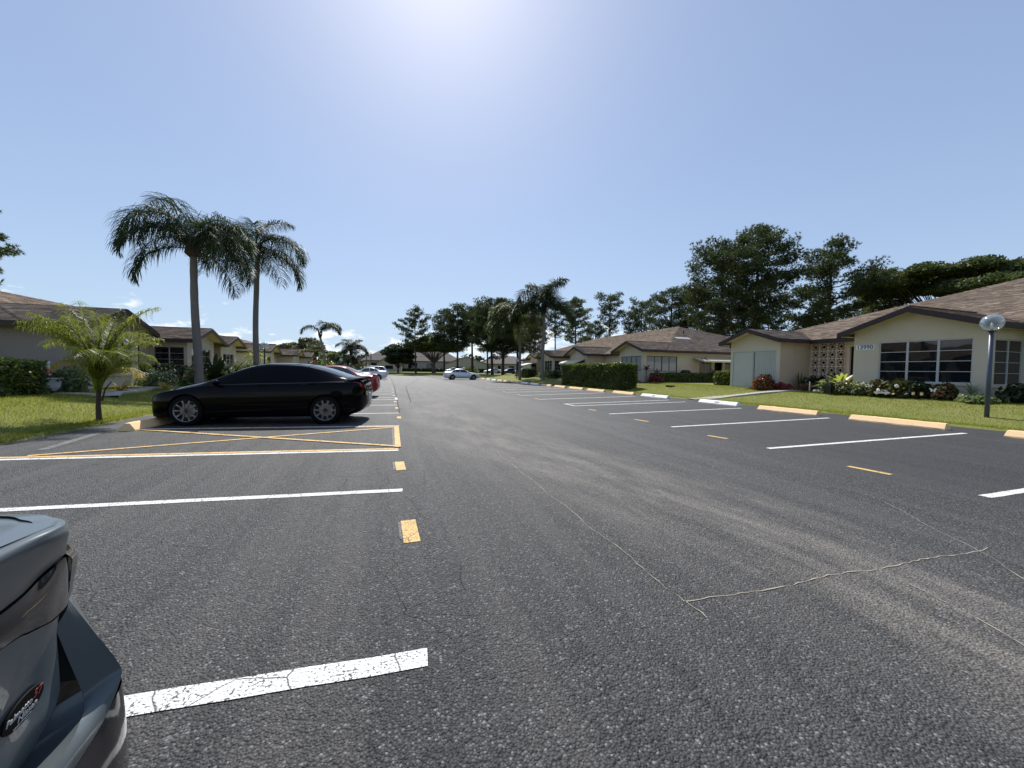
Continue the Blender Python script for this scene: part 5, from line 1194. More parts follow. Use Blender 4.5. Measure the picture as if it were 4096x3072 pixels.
def broad(label, seed, H, Rx, Rz, zc, r0=.2, n_bl=26, leaf_m='broad_leaf', size=.30, n_leaf=230, trunk_split=.3, name='broadleaf_tree', bark_='bark', low=False, bl=.34):
    rs = np.random.RandomState(seed); r = random.Random(seed); root = thing(name, label, 'tree', (0, 0, 0))
    m = MB(); hs = H*trunk_split; m.tube([(0, 0, -.4), (.05, 0, hs*.5), (0, .05, hs)], [r0*1.3, r0, r0*.85], 8); V = []; Nn = []
    for k in range(n_bl):
        a = k*2.4; rr = math.sqrt((k+.5)/n_bl); cz = zc+Rz*(r.uniform(-.35, .75))*(1-rr*.55); c = np.array([Rx*rr*math.cos(a)*.85, Rx*rr*math.sin(a)*.85, cz]); br = Rx*bl*r.uniform(.7, 1.15)
        mid = Vector((c[0]*.45, c[1]*.45, hs+(cz-hs)*.55)); m.tube([(0, 0, hs*.95), mid, tuple(c)], [r0*.42, r0*.24, r0*.08] if k % 6 == 0 else [r0*.10, r0*.09, r0*.05], 5, cap=False)
        d = unit(n_leaf, rs); d[:, 2] = np.where(d[:, 2] < -.2, d[:, 2]*.4, d[:, 2]); V.append(c+d*br*np.array([1, 1, .62])*rs.uniform(.55, 1.05, n_leaf)[:, None]); Nn.append(d)
    obj('trunk', m, M[bark_], root, smooth=True, sub=False)
    q, f = quads(np.concatenate(V), size, np.concatenate(Nn), rs); tag(np_mesh('crown', q, f, M[leaf_m], root, sub=False), kind='stuff'); return root
rt_ = put(broad('round low branched dark tree with foliage down to the grass left of the lone pine', 51, 7, 3.7, 4.4, 3.3, .20, 54, 'dark_leaf', .26, 420, .12), 2.4, 95.9, .45)
sp = put(broad('wide spreading tree with forked trunk and flat layered crown right of the lone pine', 53, 9, 6.8, 3.2, 5.9, .42, 60, 'broad_leaf', .26, 420, .26, bl=.26, bark_='pale_bark'), 10.5, 93.2, .45)
fl = put(broad('flat topped umbrella canopy tree above the main roof of the nearest villa, left one', 55, 14, 8.2, 2.2, 11.6, .45, 60, 'broad_leaf', .20, 900, .45, bl=.20, name='umbrella_tree'), 61.7, 28.0, .5, group='flat topped canopy trees behind the nearest villa')
dup(fl, 65.5, 22.5, .5, 'flat topped umbrella canopy tree right above the living room gable', R(70), .98, group='flat topped canopy trees behind the nearest villa')
dup(fl, 70.8, 21.0, .5, 'flat topped canopy tree cut by the right edge of the frame', R(160), 1.02, group='flat topped canopy trees behind the nearest villa')
dup(fl, 60.0, 21.0, .5, 'lower bright canopy just over the ridge line near the right edge', R(250), .84, group='flat topped canopy trees behind the nearest villa')
bt = put(broad('feathery olive tree above the farthest left villa roof', 57, 7, 2.9, 2.2, 5.0, .16, 26, 'olive_leaf', .26, 160, .4), -14.6, 83.5, .3)
dup(bt, -17.3, 78, .2, 'rounded dark tree top over the second left villa roof', R(40), .80)
dup(bt, -11.6, 72.5, .2, 'low olive tree between the last left villa and the damaged palm', R(90), .72)
dup(bt, -9.2, 76.0, .1, 'grey green scrub right behind the damaged palm trunk', R(190), .62)
dup(bt, -5.9, 82.0, .0, 'low scrub tree behind the two tier palm', R(150), .50)
# far tree line
def mass(label, n, xr, yr, h, size, mat='dark_leaf', name='far_tree_line'):
    rs = nrs; cx = rs.uniform(*xr, n); cy = rs.uniform(*yr, n); hh = h*rs.uniform(.45, 1.0, n); V = []; N_ = []
    for a, b, c in zip(cx, cy, hh):
        d = unit(150, rs); d[:, 2] = np.abs(d[:, 2]); V.append(np.array([a, b, .3])+d*np.array([c*.9, c*.9, c])*rs.uniform(.6, 1.05, 150)[:, None]); N_.append(d)
    q, f = quads(np.concatenate(V), size, np.concatenate(N_), rs); return tag(np_mesh(name, q, f, M[mat]), label, 'trees', kind='stuff')
mass('far off wooded belt along the horizon behind the green', 150, (-120, 170), (170, 200), 8, 1.3)
mass('wooded belt far behind the right hand villas', 90, (75, 130), (20, 150), 9, 1.2)
mass('low scrub and hedging beyond the left villas', 40, (-30, -6.5), (90, 130), 3.4, .5, 'olive_leaf')

# --- palms
def frond_mesh(seed, L=3.4, e0=70, droop=150, ll=.75, n=64, mat='palm_leaf', wd_=.036, plume=.9, name='frond', hang=1.0, petiole=.14, ex=1.35):
    """feather frond starting at the origin, growing towards +X"""
    r = random.Random(seed); N = 26; P = []; a = R(e0); p = Vector((0, 0, 0)); ds = L/N
    for i in range(N+1):
        P.append(p.copy()); a_ = a-R(droop)*(i/N)**ex; p = p+Vector((math.cos(a_), .06*math.sin(i*.3+seed), math.sin(a_)))*ds
    V = []; F = []
    def add(pts4): k = len(V); V.extend(pts4); F.append((k, k+1, k+2, k+3))
    for i in range(N):                                     # rachis as a thin three sided rod
        w0, w1 = .028*(1-i/N)+.005, .028*(1-(i+1)/N)+.005; d = (P[i+1]-P[i]).normalized(); s_ = Vector((0, 1, 0)); u = s_.cross(d)
        add([P[i]-s_*w0, P[i]+s_*w0, P[i+1]+s_*w1, P[i+1]-s_*w1]); add([P[i]-u*w0, P[i]+u*w0, P[i+1]+u*w1, P[i+1]-u*w1])
    for k in range(n):
        t = petiole+(1-petiole)*(k+r.random()*.6)/n; s_ = t*N; i = min(int(s_), N-1); b = P[i].lerp(P[i+1], s_-i); d = (P[i+1]-P[i]).normalized(); up_ = d.cross(Vector((0, 1, 0))); 
        if up_.z < 0: up_ = -up_
        for sg in (-1, 1):
            l = ll*(.55+.75*math.sin(math.pi*min(1, t*1.02))**.7)*r.uniform(.8, 1.1); l *= 1 if t < .85 else .75
            el = r.uniform(-.3, .75)*plume; v = (Vector((0, sg, 0))*.85+d*.45+up_*el).normalized(); pts = [b]
            q = b.copy(); seg = 3
            for j in range(seg): q = q+v*l/seg; pts.append(q.copy()); v = (v+Vector((0, 0, -1))*(.42+.30*j)*hang).normalized()
            w_ = wd_*r.uniform(.8, 1.2); sd = (pts[1]-pts[0]).cross(Vector((r.uniform(-.3, .3), r.uniform(-.3, .3), 1))).normalized()
            ws = [w_*.6, w_, w_*.7, .004]
            for j in range(seg): add([pts[j]-sd*ws[j]/2, pts[j]+sd*ws[j]/2, pts[j+1]+sd*ws[j+1]/2, pts[j+1]-sd*ws[j+1]/2])
    o = np_mesh(name, [tuple(v) for v in V], F, M[mat]); me = o.data; bpy.data.objects.remove(o); return me
QF = [frond_mesh(100+i, L_, e, dr, .98, 100, hang=1.7, plume=1.1, ex=1.05) for i, (L_, e, dr) in enumerate(((3.5, 86, 110), (3.9, 76, 158), (4.0, 62, 158), (4.0, 46, 145), (3.9, 30, 132), (3.6, 8, 105), (4.1, 68, 172)))]
QF2 = [frond_mesh(120+i, L_, e, dr, .95, 105, hang=1.4, plume=1.1, ex=1.3, wd_=.055) for i, (L_, e, dr) in enumerate(((3.3, 86, 100), (3.7, 74, 140), (3.8, 60, 145), (3.8, 44, 135), (3.7, 28, 125), (3.4, 8, 100), (3.9, 68, 165)))]
QF3 = [frond_mesh(160+i, L_, e, dr, .95, 90, mat='broad_leaf', hang=1.5, plume=1.0, ex=1.3, wd_=.05) for i, (L_, e, dr) in enumerate(((3.3, 86, 100), (3.7, 74, 140), (3.8, 60, 145), (3.8, 44, 135), (3.7, 28, 125), (3.4, 8, 100), (3.9, 68, 165)))]
def palm(label, H, nf=18, meshes=QF, sc=1.0, r0=.17, lean=(0, 0), bulge=0, seed=0, order=None, bark_='palm_bark', boot=.5, azs=None):
    r = random.Random(seed); root = thing('queen_palm', label, 'palm tree', (0, 0, 0)); m = MB(); P = []; rad = []
    N = 26
    for i in range(N+1):
        t = i/N; P.append((lean[0]*t*t+.04*math.sin(t*6+seed), lean[1]*t*t, -.3+(H+.3)*t)); rad.append(r0*(1.22-.32*min(1, t*6) if t < .17 else 1-.22*t+(.05*math.sin(t*38) if i % 2 else 0)))
    m.tube(P, rad, 14); obj('trunk', m, M[bark_], root, smooth=True, sub=False)
    tx, ty = lean
    m = MB()
    if bulge:
        m.tube([(tx, ty, H-.12), (tx, ty, H+.03), (tx+.02, ty, H+.2), (tx, ty, H+.42)], [r0*.8, r0*1.75*bulge, r0*1.6*bulge, r0*.9], 12)
    for k in range(10):
        a = k*2.4; hh = H+boot*(.1+.06*k); b = Vector((tx, ty, hh)); d = Vector((math.cos(a), math.sin(a), 0)); m.tube([b+d*r0*.4-Vector((0, 0, .25)), b+d*r0*1.0, b+d*r0*1.5+Vector((0, 0, .55))], [.09, .065, .03], 6)
    m.tube([(tx, ty, H-.1), (tx, ty, H+boot*.6), (tx, ty, H+boot*1.4)], [r0*.85, r0*.8, r0*.3], 10)
    obj('leaf_bases', m, M['palm_boot'], root, smooth=True, sub=False)
    for k in range(nf):
        mi = (order[k] if order else (k*len(meshes)//nf)) % len(meshes); o = bpy.data.objects.new('frond', meshes[mi]); C.objects.link(o); o.parent = root
        az = azs[k] if azs else R(k*137.5+r.uniform(-14, 14)); o.location = (tx, ty, H+boot*(1.15-.06*k)); o.rotation_euler = (R(r.uniform(-10, 10)), 0, az); s_ = sc*r.uniform(.86, 1.12); o.scale = (s_, s_, s_)
    return root
# azimuths are world angles: 0 = +X (right), pi/2 = down the lane
D = lambda *a: [R(q) for q in a]
p1 = palm('queen palm on the left with curved grey trunk and a bulging knot under the crown', 6.1, 21, seed=1, r0=.18, lean=(-.14, 0), bulge=1.0, sc=.86, boot=.75,
    order=[0, 1, 6, 2, 1, 2, 6, 3, 2, 3, 3, 4, 4, 3, 5, 4, 5, 2, 6, 0, 1], azs=D(150, 60, 200, -20, 120, 20, 180, -60, 240, 0, 215, -30, 30, 170, 195, -10, 60, 270, 100, 10, 190))
put(p1, -8.45, 21.7, .38, szf=1.0)
p2 = palm('queen palm right behind the black car roof with straight dark trunk', 7.5, 19, seed=2, r0=.165, lean=(.05, 0), sc=.90, boot=.6, order=[0, 1, 2, 6, 2, 3, 3, 4, 2, 4, 5, 3, 4, 5, 5, 4, 3, 2, 5])
put(p2, -7.45, 26.6, .38)
p3 = palm('tallest queen palm on the right lawn with upright crown and sunlit fronds', 7.5, 18, seed=3, r0=.20, sc=1.25, boot=.9, meshes=QF2, order=[0, 0, 1, 1, 2, 0, 2, 3, 3, 4, 4, 5, 5, 4, 3, 2, 1, 3, 5, 4])
put(p3, 16.9, 40.8, .35)
p4 = palm('shorter green queen palm just left of the tallest one with long hanging fronds', 6.7, 20, seed=4, r0=.17, lean=(-.35, 0), sc=1.28, boot=.6, meshes=QF3, order=[1, 6, 2, 6, 3, 2, 3, 4, 5, 3, 4, 5, 5, 4, 3, 2, 5, 4, 6, 5], azs=D(180, 130, 200, 160, 230, 90, 30, 180, 210, 270, 150, 190, 240, 0, 330, 120, 60, 205, 175, 165))
put(p4, 15.9, 45.8, .35)
p5 = palm('storm damaged palm with bare curved trunk and only a few fronds hanging right', 5.0, 5, seed=5, r0=.16, lean=(-.55, 0), sc=.80, boot=.2, meshes=QF2, order=[6, 1, 6, 6, 0], azs=D(-8, 4, -16, 176, 90)); put(p5, -7.4, 52.9, .25)
p6 = palm('small two tiered palm in the distance left of the utility poles', 3.5, 15, seed=6, r0=.17, sc=.82, boot=.4, meshes=QF2); put(p6, -5.4, 64.8, .05)
p7 = palm('hanging lower palm clump beside the small two tiered palm', 1.9, 11, seed=7, r0=.15, sc=.78, boot=.3, meshes=QF2); put(p7, -6.0, 66.5, .05)
AF = [frond_mesh(140+i, L_, e, dr, .42, 78, 'areca_leaf' if i != 4 else 'areca_old', .0145, .7, petiole=.16, hang=1.5, ex=1.7) for i, (L_, e, dr) in enumerate(((2.2, 87, 34), (2.25, 81, 62), (2.2, 72, 88), (2.0, 60, 105), (1.4, 42, 115)))]
ar = thing('young_palm', 'young yellow green feather palm with short trunk standing alone on the left lawn', 'palm tree', (0, 0, 0))
m = MB(); m.tube([(0, 0, -.1), (0, 0, .05), (-.01, 0, .35), (0, 0, .75), (.02, 0, 1.1)], [.068, .056, .045, .036, .028], 12)
m.tube([(0, .02, .55), (.07, 0, .95), (.14, -.02, 1.35)], [.03, .022, .015], 7); m.tube([(0, 0, .55), (-.06, 0, .95), (-.10, .02, 1.3)], [.03, .022, .015], 7); m.tube([(.06, .0, .45), (.10, .05, .72), (.20, .1, .9)], [.02, .015, .008], 6); obj('trunk', m, M['bark'], ar, smooth=True, sub=False)
for k in range(26):
    o = bpy.data.objects.new('frond', AF[(0, 1, 1, 2, 2, 3, 3, 2, 1, 2, 3, 3, 4, 2, 1, 3, 4, 2, 3, 4, 0, 2, 3, 1)[k % 24]]); C.objects.link(o); o.parent = ar; az = R(k*137.5+20); zz = .70+.55*((k*7) % 5)/5
    o.location = (.04*math.cos(az), .04*math.sin(az), zz); o.rotation_euler = (R(rnd.uniform(-15, 15)), 0, az); s_ = rnd.uniform(.72, 1.05)*(.72 if k % 24 in (12, 16, 19) else 1); o.scale = (s_, s_, s_)
put(ar, -6.28, 11.25, .05, sc=.95, szf=1.06)

# --- hedges and shrubs
def hedge(label, x0, x1, y0, y1, z0, z1, mat='hedge_leaf', size=.075, dens=420, cat='hedge', name='clipped_hedge', rough=.05, group=None):
    root = thing(name, label, cat, ((x0+x1)/2, (y0+y1)/2, z0), group); V = []; N_ = []
    def face(n, o, a, b, nn):
        o, a, b, nn = map(np.array, (o, a, b, nn)); u, v = nrs.uniform(0, 1, (n, 1)), nrs.uniform(0, 1, (n, 1)); p = o+a*u+b*v; wob = rough*np.sin(p[:, :1]*3.1+p[:, 1:2]*2.3+p[:, 2:]*4.7)*.8
        V.append(p+nn*(nrs.uniform(-.10, .05, (n, 1))+wob)); N_.append(np.repeat(nn[None, :], n, 0))
    X, Y, Z = x1-x0, y1-y0, z1-z0
    face(int(X*Y*dens), (x0, y0, z1), (X, 0, 0), (0, Y, 0), (0, 0, 1.)); face(int(X*Z*dens), (x0, y0, z0), (X, 0, 0), (0, 0, Z), (0, -1., 0)); face(int(X*Z*dens*.4), (x0, y1, z0), (X, 0, 0), (0, 0, Z), (0, 1., 0))
    face(int(Y*Z*dens), (x0, y0, z0), (0, Y, 0), (0, 0, Z), (-1., 0, 0)); face(int(Y*Z*dens), (x1, y0, z0), (0, Y, 0), (0, 0, Z), (1., 0, 0))
    q, f = quads(np.concatenate(V), size, np.concatenate(N_)*.55, nrs); tag(np_mesh('foliage', q, f, M[mat], root), kind='stuff')
    m = MB(); e = .10; m.box(x0+e, x1-e, y0+e, y1-e, z0-.1, z1-e); obj('branches', m, M['dark_leaf'], root); return root  # added plain dark box filling the hedge inside its leaves
hedge('tall box clipped hedge standing at the edge of the right hand bays', 15.0, 16.5, 22.7, 31.6, .10, 1.90, size=.085, dens=420)
hedge('low clipped hedge under the black framed windows of the second right villa', 19.2, 26.0, 24.1, 24.9, .5, 1.25, size=.08, dens=300)
hedge('rounded clipped hedge beside the shed of the nearest right villa', 19.6, 21.2, 18.3, 19.2, .5, 1.45, size=.08, dens=420)
hedge('box hedge at the left edge of the frame near the planter urn', -14.0, -9.9, 14.3, 15.6, .34, 1.42, size=.07, dens=520)
hedge('dark hedge under the side window of the near left villa', -12.4, -10.0, 24.2, 25.2, .4, 1.25, 'dark_leaf', .09, 300)
hedge('low clipped hedge by the second small awning on the right', 17.4, 18.5, 47.2, 49.6, .5, 1.5, size=.10, dens=200)
def shrub(label, x, y, z, rx, ry, rz_, mat='hedge_leaf', size=.09, n=900, cat='shrub', name='shrub', extra=(), group=None, elong=1.7):
    root = thing(name, label, cat, (x, y, z), group); d = unit(n, nrs); d[:, 2] = np.abs(d[:, 2])*1.0-.12; rr = nrs.uniform(.45, 1.08, n)[:, None]*(1+.18*np.sin(d[:, :1]*7+d[:, 1:2]*5+x))
    c = np.array([x, y, z+rz_*.12])+d*np.array([rx, ry, rz_])*rr; q, f = quads(c, size, d*.6, nrs, elong); tag(np_mesh('foliage', q, f, M[mat], root), kind='stuff')
    m = MB()
    for k in range(7):
        a = k*.9; m.tube([(x, y, z-.05), (x+rx*.35*math.cos(a), y+ry*.35*math.sin(a), z+rz_*.45), (x+rx*.7*math.cos(a), y+ry*.7*math.sin(a), z+rz_*.7)], [.02, .014, .006], 5)
    obj('stems', m, M['bark'], root)
    for (mt, nn, ss, top) in extra:
        d = unit(nn, nrs); d[:, 2] = np.abs(d[:, 2])*(1 if top else .8); c = np.array([x, y, z+rz_*.12])+d*np.array([rx, ry, rz_])*nrs.uniform(.92, 1.1, nn)[:, None]; q, f = quads(c, ss, d, nrs, 1.1); tag(np_mesh('blossoms', q, f, M[mt], root), kind='stuff')
    return root
def rosette(label, x, y, z, n, L, wd_, mat, droop=70, e=(20, 85), name='strap_leaf_plant', cat='plant', group=None, stem=0, fold=1):
    """strap leaves, each one a leaf of its own"""
    root = thing(name, label, cat, (x, y, z), group); r = random.Random(int(x*100)+n)
    if stem: m = MB(); m.tube([(x, y, z-.1), (x+.02, y, z+stem*.5), (x, y, z+stem)], [.05, .04, .035], 7); obj('stem', m, M['palm_bark'], root)
    for k in range(n):
        a = k*2.4; el_ = R(e[0]+(e[1]-e[0])*((k*5) % n)/n); P = []; p = Vector((x+.03*math.cos(a), y+.03*math.sin(a), z+stem)); l = L*r.uniform(.75, 1.1); N = 6
        for i in range(N+1): P.append(p.copy()); aa = el_-R(droop)*(i/N)**1.5; p = p+Vector((math.cos(a)*math.cos(aa), math.sin(a)*math.cos(aa), math.sin(aa)))*l/N
        s_ = Vector((-math.sin(a), math.cos(a), 0)); W_ = [wd_*(.35+.65*math.sin(math.pi*min(.98, .15+.85*i/N))) for i in range(N+1)]; W_[-1] = .004
        m = MB(); m.grid([[P[i]-s_*W_[i]/2 for i in range(N+1)], [P[i]-Vector((0, 0, W_[i]*.12)) for i in range(N+1)], [P[i]+s_*W_[i]/2 for i in range(N+1)]]); obj('leaf', m, M[mat], root, smooth=True)
    return root
# ------------------------------------------------------------------ lamp posts, poles
def lamp(label, x, y, z, H, gz_r=.225, mat='pole_blue', pr=.052):
    root = thing('lamp_post', label, 'lamp post', (x, y, z), 'globe lamp posts on the lawns'); m = MB()
    m.tube([(x, y, z-.2), (x, y, z+H-gz_r*1.0-.02)], [pr, pr*.92], 16); obj('pole', m, M[mat], root, smooth=True)
    m = MB(); cz = z+H; m.lathe([(pr*1.5, cz-gz_r*1.04), (pr*1.7, cz-gz_r*.90), (pr*1.2, cz-gz_r*.88), (.001, cz-gz_r*.88)], (x, y, 0), n=16); obj('globe_holder', m, M['pole_dark'], root, smooth=True)
    m = MB(); m.lathe([(max(.001, gz_r*math.sin(t*math.pi/18)), cz+gz_r*math.cos(t*math.pi/18)) for t in range(17)], (x, y, 0), n=28); obj('globe', m, M['globe'], root, smooth=True)
    for k in (-1, 1):
        m = MB(); m.tube([(x+.03*k, y, cz-gz_r*.88), (x+.035*k, y, cz-.05), (x+.012*k, y, cz-.005)], [.016, .016, .01], 8); obj('bulb_tube', m, M['white_petal'] if False else M['plaque'], root, smooth=True)
    return root
lamp('blue grey lamp post with clear globe in front of the nearest right villa', 16.2, 6.20, .12, 2.74, .235)
lamp('dark lamp post with globe beside the palm trunk behind the black car roof', -7.0, 26.5, .30, 2.30, .225, 'pole_dark', .045)
lamp('distant lamp post with globe standing left of the tall right palm', 16.4, 48.6, .20, 2.5, .235, 'pole_dark', .055)
lamp('small distant lamp post with white globe left of the two tier palm', -6.3, 59.8, .05, 2.4, .23, 'pole_dark', .06)
def utility(label, x, y, H, arm=0, light=0):
    root = thing('utility_pole', label, 'utility pole', (x, y, 0), 'utility poles far beyond the lane'); m = MB(); m.tube([(x, y, -.2), (x, y, H)], [.17, .12], 8); obj('pole', m, M['pale_bark'], root)
    if arm: m = MB(); m.beam((x-arm, y, H-.5), (x+arm, y, H-.5), .1, .1); obj('crossarm', m, M['pale_bark'], root)
    if light: m = MB(); m.tube([(x, y, H-.3), (x+light*.6, y, H+.05), (x+light, y, H)], .05, 6); m.box(x+light-.2, x+light+.25, y-.1, y+.1, H-.08, H+.04); obj('street_light', m, M['pale_bark'], root)
    return root
utility('left utility pole with street light arm above the white parked vehicle', -4.9, 101.4, 5.1, .5, 0); utility('right utility pole of the pair with bare top', -4.1, 106.4, 5.4, .6); utility('short utility pole right of the damaged palm', -10.8, 98, 5.2, .6)
utility('tiny distant pole left of the pair', -14.5, 150, 5, 0, -2); utility('tiny distant pole with light arm near the horizon', -9.5, 150, 4.2, 0, 2)
def wire(name, pts, lab):
    m = MB(); m.tube(pts, .022, 4, cap=False); return tag(obj(name, m, M['pole_dark']), lab, 'wire')
def sagp(a, b, s_): return [Vector(a).lerp(Vector(b), i/12)-Vector((0, 0, s_*4*(i/12)*(1-i/12))) for i in range(13)]
wire('overhead_wire', sagp((-10.8, 98, 4.9), (-40, 92, 5.0), .5), 'overhead wire running left from the short utility pole'); wire('overhead_wire', sagp((-4.1, 106.4, 5.0), (14, 120, 5.6), .6), 'overhead wire running right from the pole pair')
wire('overhead_wire', sagp((-4.9, 101.4, 4.7), (-4.1, 106.4, 5.1), .1), 'short overhead wire joining the two utility poles')
# ------------------------------------------------------------------ planting along the right villas
ZB = .56
def bed(pts, z, name='mulch_bed'):
    m = MB(); m.poly([(x, y, lawn_z(x, y)+.035 if z is None else z) for x, y in pts]); return tag(obj(name, m, M['mulch']), kind='structure')
bed([(18.15, 7.1), (19.0, 7.1), (19.0, 11.2), (21.1, 11.2), (21.1, 12.0), (18.2, 12.0)], .605); bed([(18.3, 13.9), (18.4, 15.6), (19.0, 15.6), (19.0, 14.4), (21.1, 14.4), (21.1, 13.0), (19.9, 13.0)], .605); bed([(18.4, 25.2), (19.1, 29.2), (18.0, 29.2), (17.9, 24.4), (19.0, 24.2)], .56)
shrub('round dark red croton bush in front of the shutters', 18.35, 14.75, .55, .45, .47, .66, 'croton_leaf', .10, 1500, extra=(('yellow_leaf', 60, .07, 0), ('rust_leaf', 200, .10, 0)), name='croton_bush')
shrub('low deep red ground plants at the shed corner', 18.7, 14.05, .58, .35, .45, .28, 'red_leaf', .11, 350, name='low_plant', cat='plant')
rosette('orange yellow bromeliad between the red plants and the rusty bed', 18.75, 13.55, .60, 14, .38, .05, 'yellow_leaf', 80, (10, 60), 'bromeliad')
shrub('low rust brown ground cover along the tan shed wall', 19.1, 13.1, .58, .55, .55, .30, 'rust_leaf', .08, 700, name='ground_plant', cat='plant')
rosette('upright snake plant against the tan shed wall', 19.9, 14.05, .60, 12, .85, .06, 'broad_leaf', 12, (70, 88), 'snake_plant')
shrub('dark glossy shrub at the foot of the breeze block screen', 20.3, 13.6, .58, .5, .5, .62, 'dark_leaf', .13, 700)
shrub('second dark shrub under the breeze blocks near the doorway', 20.4, 12.8, .58, .5, .5, .70, 'dark_leaf', .12, 700)
rosette('large yellow green variegated ginger plant at the corner of the gable wall', 18.9, 11.55, .60, 34, 1.15, .15, 'variegated_leaf', 75, (25, 85), 'ginger_plant')
shrub('pale green leafy plant below the variegated ginger', 18.5, 11.75, .58, .38, .4, .55, 'light_leaf', .12, 300)
rosette('small spiky dracaena left of the white flowers', 18.6, 11.0, .60, 26, .60, .035, 'light_leaf', 60, (10, 85), 'dracaena')
shrub('pink flowering shrub beside the black pot', 18.3, 11.05, .57, .42, .42, .48, 'hedge_leaf', .06, 800, extra=(('pink_petal', 110, .05, 1),), name='flowering_shrub')
shrub('white flowering shrub below the house number', 18.35, 10.45, .57, .36, .38, .42, 'hedge_leaf', .06, 650, extra=(('white_petal', 55, .05, 1),), name='flowering_shrub')
shrub('green and orange foliage bush behind the metal butterfly, left under the big window', 18.35, 9.85, .57, .38, .42, .52, 'broad_leaf', .10, 900, extra=(('rust_leaf', 90, .10, 1), ('yellow_leaf', 50, .08, 1)))
shrub('dense bush behind the toy truck under the big window', 18.4, 9.25, .57, .42, .48, .56, 'broad_leaf', .10, 1100, extra=(('rust_leaf', 60, .10, 1), ('yellow_leaf', 60, .09, 1)))
shrub('dark right part of the bush row ending before the lone bush', 18.45, 8.75, .57, .38, .36, .50, 'dark_leaf', .10, 800, extra=(('light_leaf', 40, .08, 1),))
shrub('single orange tipped bush with a white butterfly under the window', 18.4, 8.05, .57, .30, .30, .46, 'broad_leaf', .09, 900, extra=(('rust_leaf', 160, .09, 1),))
rosette('thin leaved spider plant near the right end of the gable wall', 18.6, 7.50, .58, 30, .55, .022, 'light_leaf', 70, (20, 88), 'spider_plant', stem=.18)
shrub('low bright ground cover at the right foot of the gable wall', 18.2, 7.15, .54, .5, .5, .20, 'light_leaf', .10, 500, name='ground_plant', cat='plant')
shrub('dark shaded shrub behind the lamp post', 18.9, 6.55, .56, .6, .45, .50, 'dark_leaf', .11, 800)
rosette('dark drooping palm like plant at the right edge by the side window', 18.9, 6.0, .56, 26, .9, .05, 'dark_leaf', 90, (20, 85), 'cycad')
# ornaments
def rootless(name, lab, cat, loc): return thing(name, lab, cat, loc)
def butterfly(lab, x, y, z, w_, mat='white_metal'):
    r_ = rootless('metal_butterfly', lab, 'garden ornament', (x, y, z)); up_ = [(0, 0), (.25, .32), (.5, .42), (.52, .22), (.30, .0)]; lo = [(0, 0), (.30, .0), (.40, -.18), (.22, -.32), (.05, -.12)]
    for sg in (-1, 1):
        for nm, P in (('upper_wing', up_), ('lower_wing', lo)):
            m = MB(); m.prism([(x-.02*abs(a), y+sg*a*w_, z+b*w_) for a, b in P], (.006, 0, 0)); obj(nm, m, M['plaque'], r_)
    m = MB(); m.tube([(x, y, z-.5), (x, y, z+.16*w_)], .006, 6); obj('stake', m, M['pole_dark'], r_); return r_
butterfly('pale blue metal butterfly on a stake in the left bush', 17.9, 9.95, .92, .16); butterfly('white metal butterfly on a stake in the single orange tipped bush', 17.95, 8.15, .85, .18)
r_ = rootless('metal_flower', 'white metal pinwheel flower on a stake right of the toy truck', 'garden ornament', (17.95, 9.15, .9))
for k in range(8):
    a = k*math.pi/4; m = MB(); m.lathe([(.001, -.01), (.024, 0), (.001, .01)], (17.93, 9.15+.045*math.cos(a), .96+.045*math.sin(a)), 'x', 8); obj('petal', m, M['plaque'], r_)
m = MB(); m.lathe([(.001, -.02), (.03, 0), (.001, .01)], (17.92, 9.15, .96), 'x', 8); obj('centre', m, M['white_metal'], r_); m = MB(); m.tube([(17.96, 9.15, .5), (17.96, 9.15, .95)], .006, 6); obj('stake', m, M['pole_dark'], r_)
r_ = rootless('toy_truck', 'small cream pickup truck ornament standing before the bushes', 'garden ornament', (17.85, 9.6, .60)); x, y, z = 17.85, 9.55, .62
m = MB(); m.prism([(x, y-.22, z+.03), (x, y+.24, z+.03), (x, y+.24, z+.10), (x, y+.02, z+.10), (x, y-.01, z+.17), (x, y-.09, z+.17), (x, y-.13, z+.10), (x, y-.21, z+.09)], (.14, 0, 0)); obj('body', m, M['awning'], r_)
m = MB(); m.prism([(x-.003, y-.10, z+.105), (x-.003, y-.02, z+.105), (x-.003, y-.03, z+.155), (x-.003, y-.08, z+.155)], (.002, 0, 0)); obj('window', m, M['trim'], r_)
for yy in (-.14, .15): m = MB(); m.lathe([(.001, -.015), (.04, -.012), (.04, .01), (.001, .01)], (x, y+yy, z+.03), 'x', 14); obj('wheel', m, M['awning'], r_)
m = MB(); m.lathe([(.001, .0), (.05, .03), (.055, .07), (.03, .11), (.001, .13)], (x+.06, y+.14, z+.10), n=10); obj('load', m, M['plaque'], r_)
for lb, y_ in (('small solar lantern at the right end of the bush row', 8.65), ('small solar lantern left of the single orange tipped bush', 8.42)):
    r_ = rootless('solar_lantern', lb, 'garden light', (17.9, y_, .56)); m = MB(); m.box(17.87, 17.93, y_-.03, y_+.03, .66, .76); obj('lamp_box', m, M['stop_yellow'], r_); m = MB(); m.tube([(17.9, y_, .5), (17.9, y_, .66)], .007, 6); obj('stake', m, M['pole_dark'], r_); m = MB(); m.box(17.86, 17.94, y_-.04, y_+.04, .76, .785); obj('cap', m, M['pole_dark'], r_)
r_ = rootless('plant_pot', 'black square flower pot standing at the end of the walk', 'plant pot', (18.0, 11.45, .56)); m = MB(); P0 = [(-.14, -.14), (.14, -.14), (.14, .14), (-.14, .14)]
m.grid([[(18.0+a*s_, 11.45+b*s_, z_) for a, b in P0+[P0[0]]] for s_, z_ in ((.75, .58), (1.0, .84), (1.08, .84), (1.08, .88), (.95, .88), (.93, .80))]); m.poly([(18.0+a*.93, 11.45+b*.93, .80) for a, b in P0]); obj('pot_body', m, M['trim'], r_)
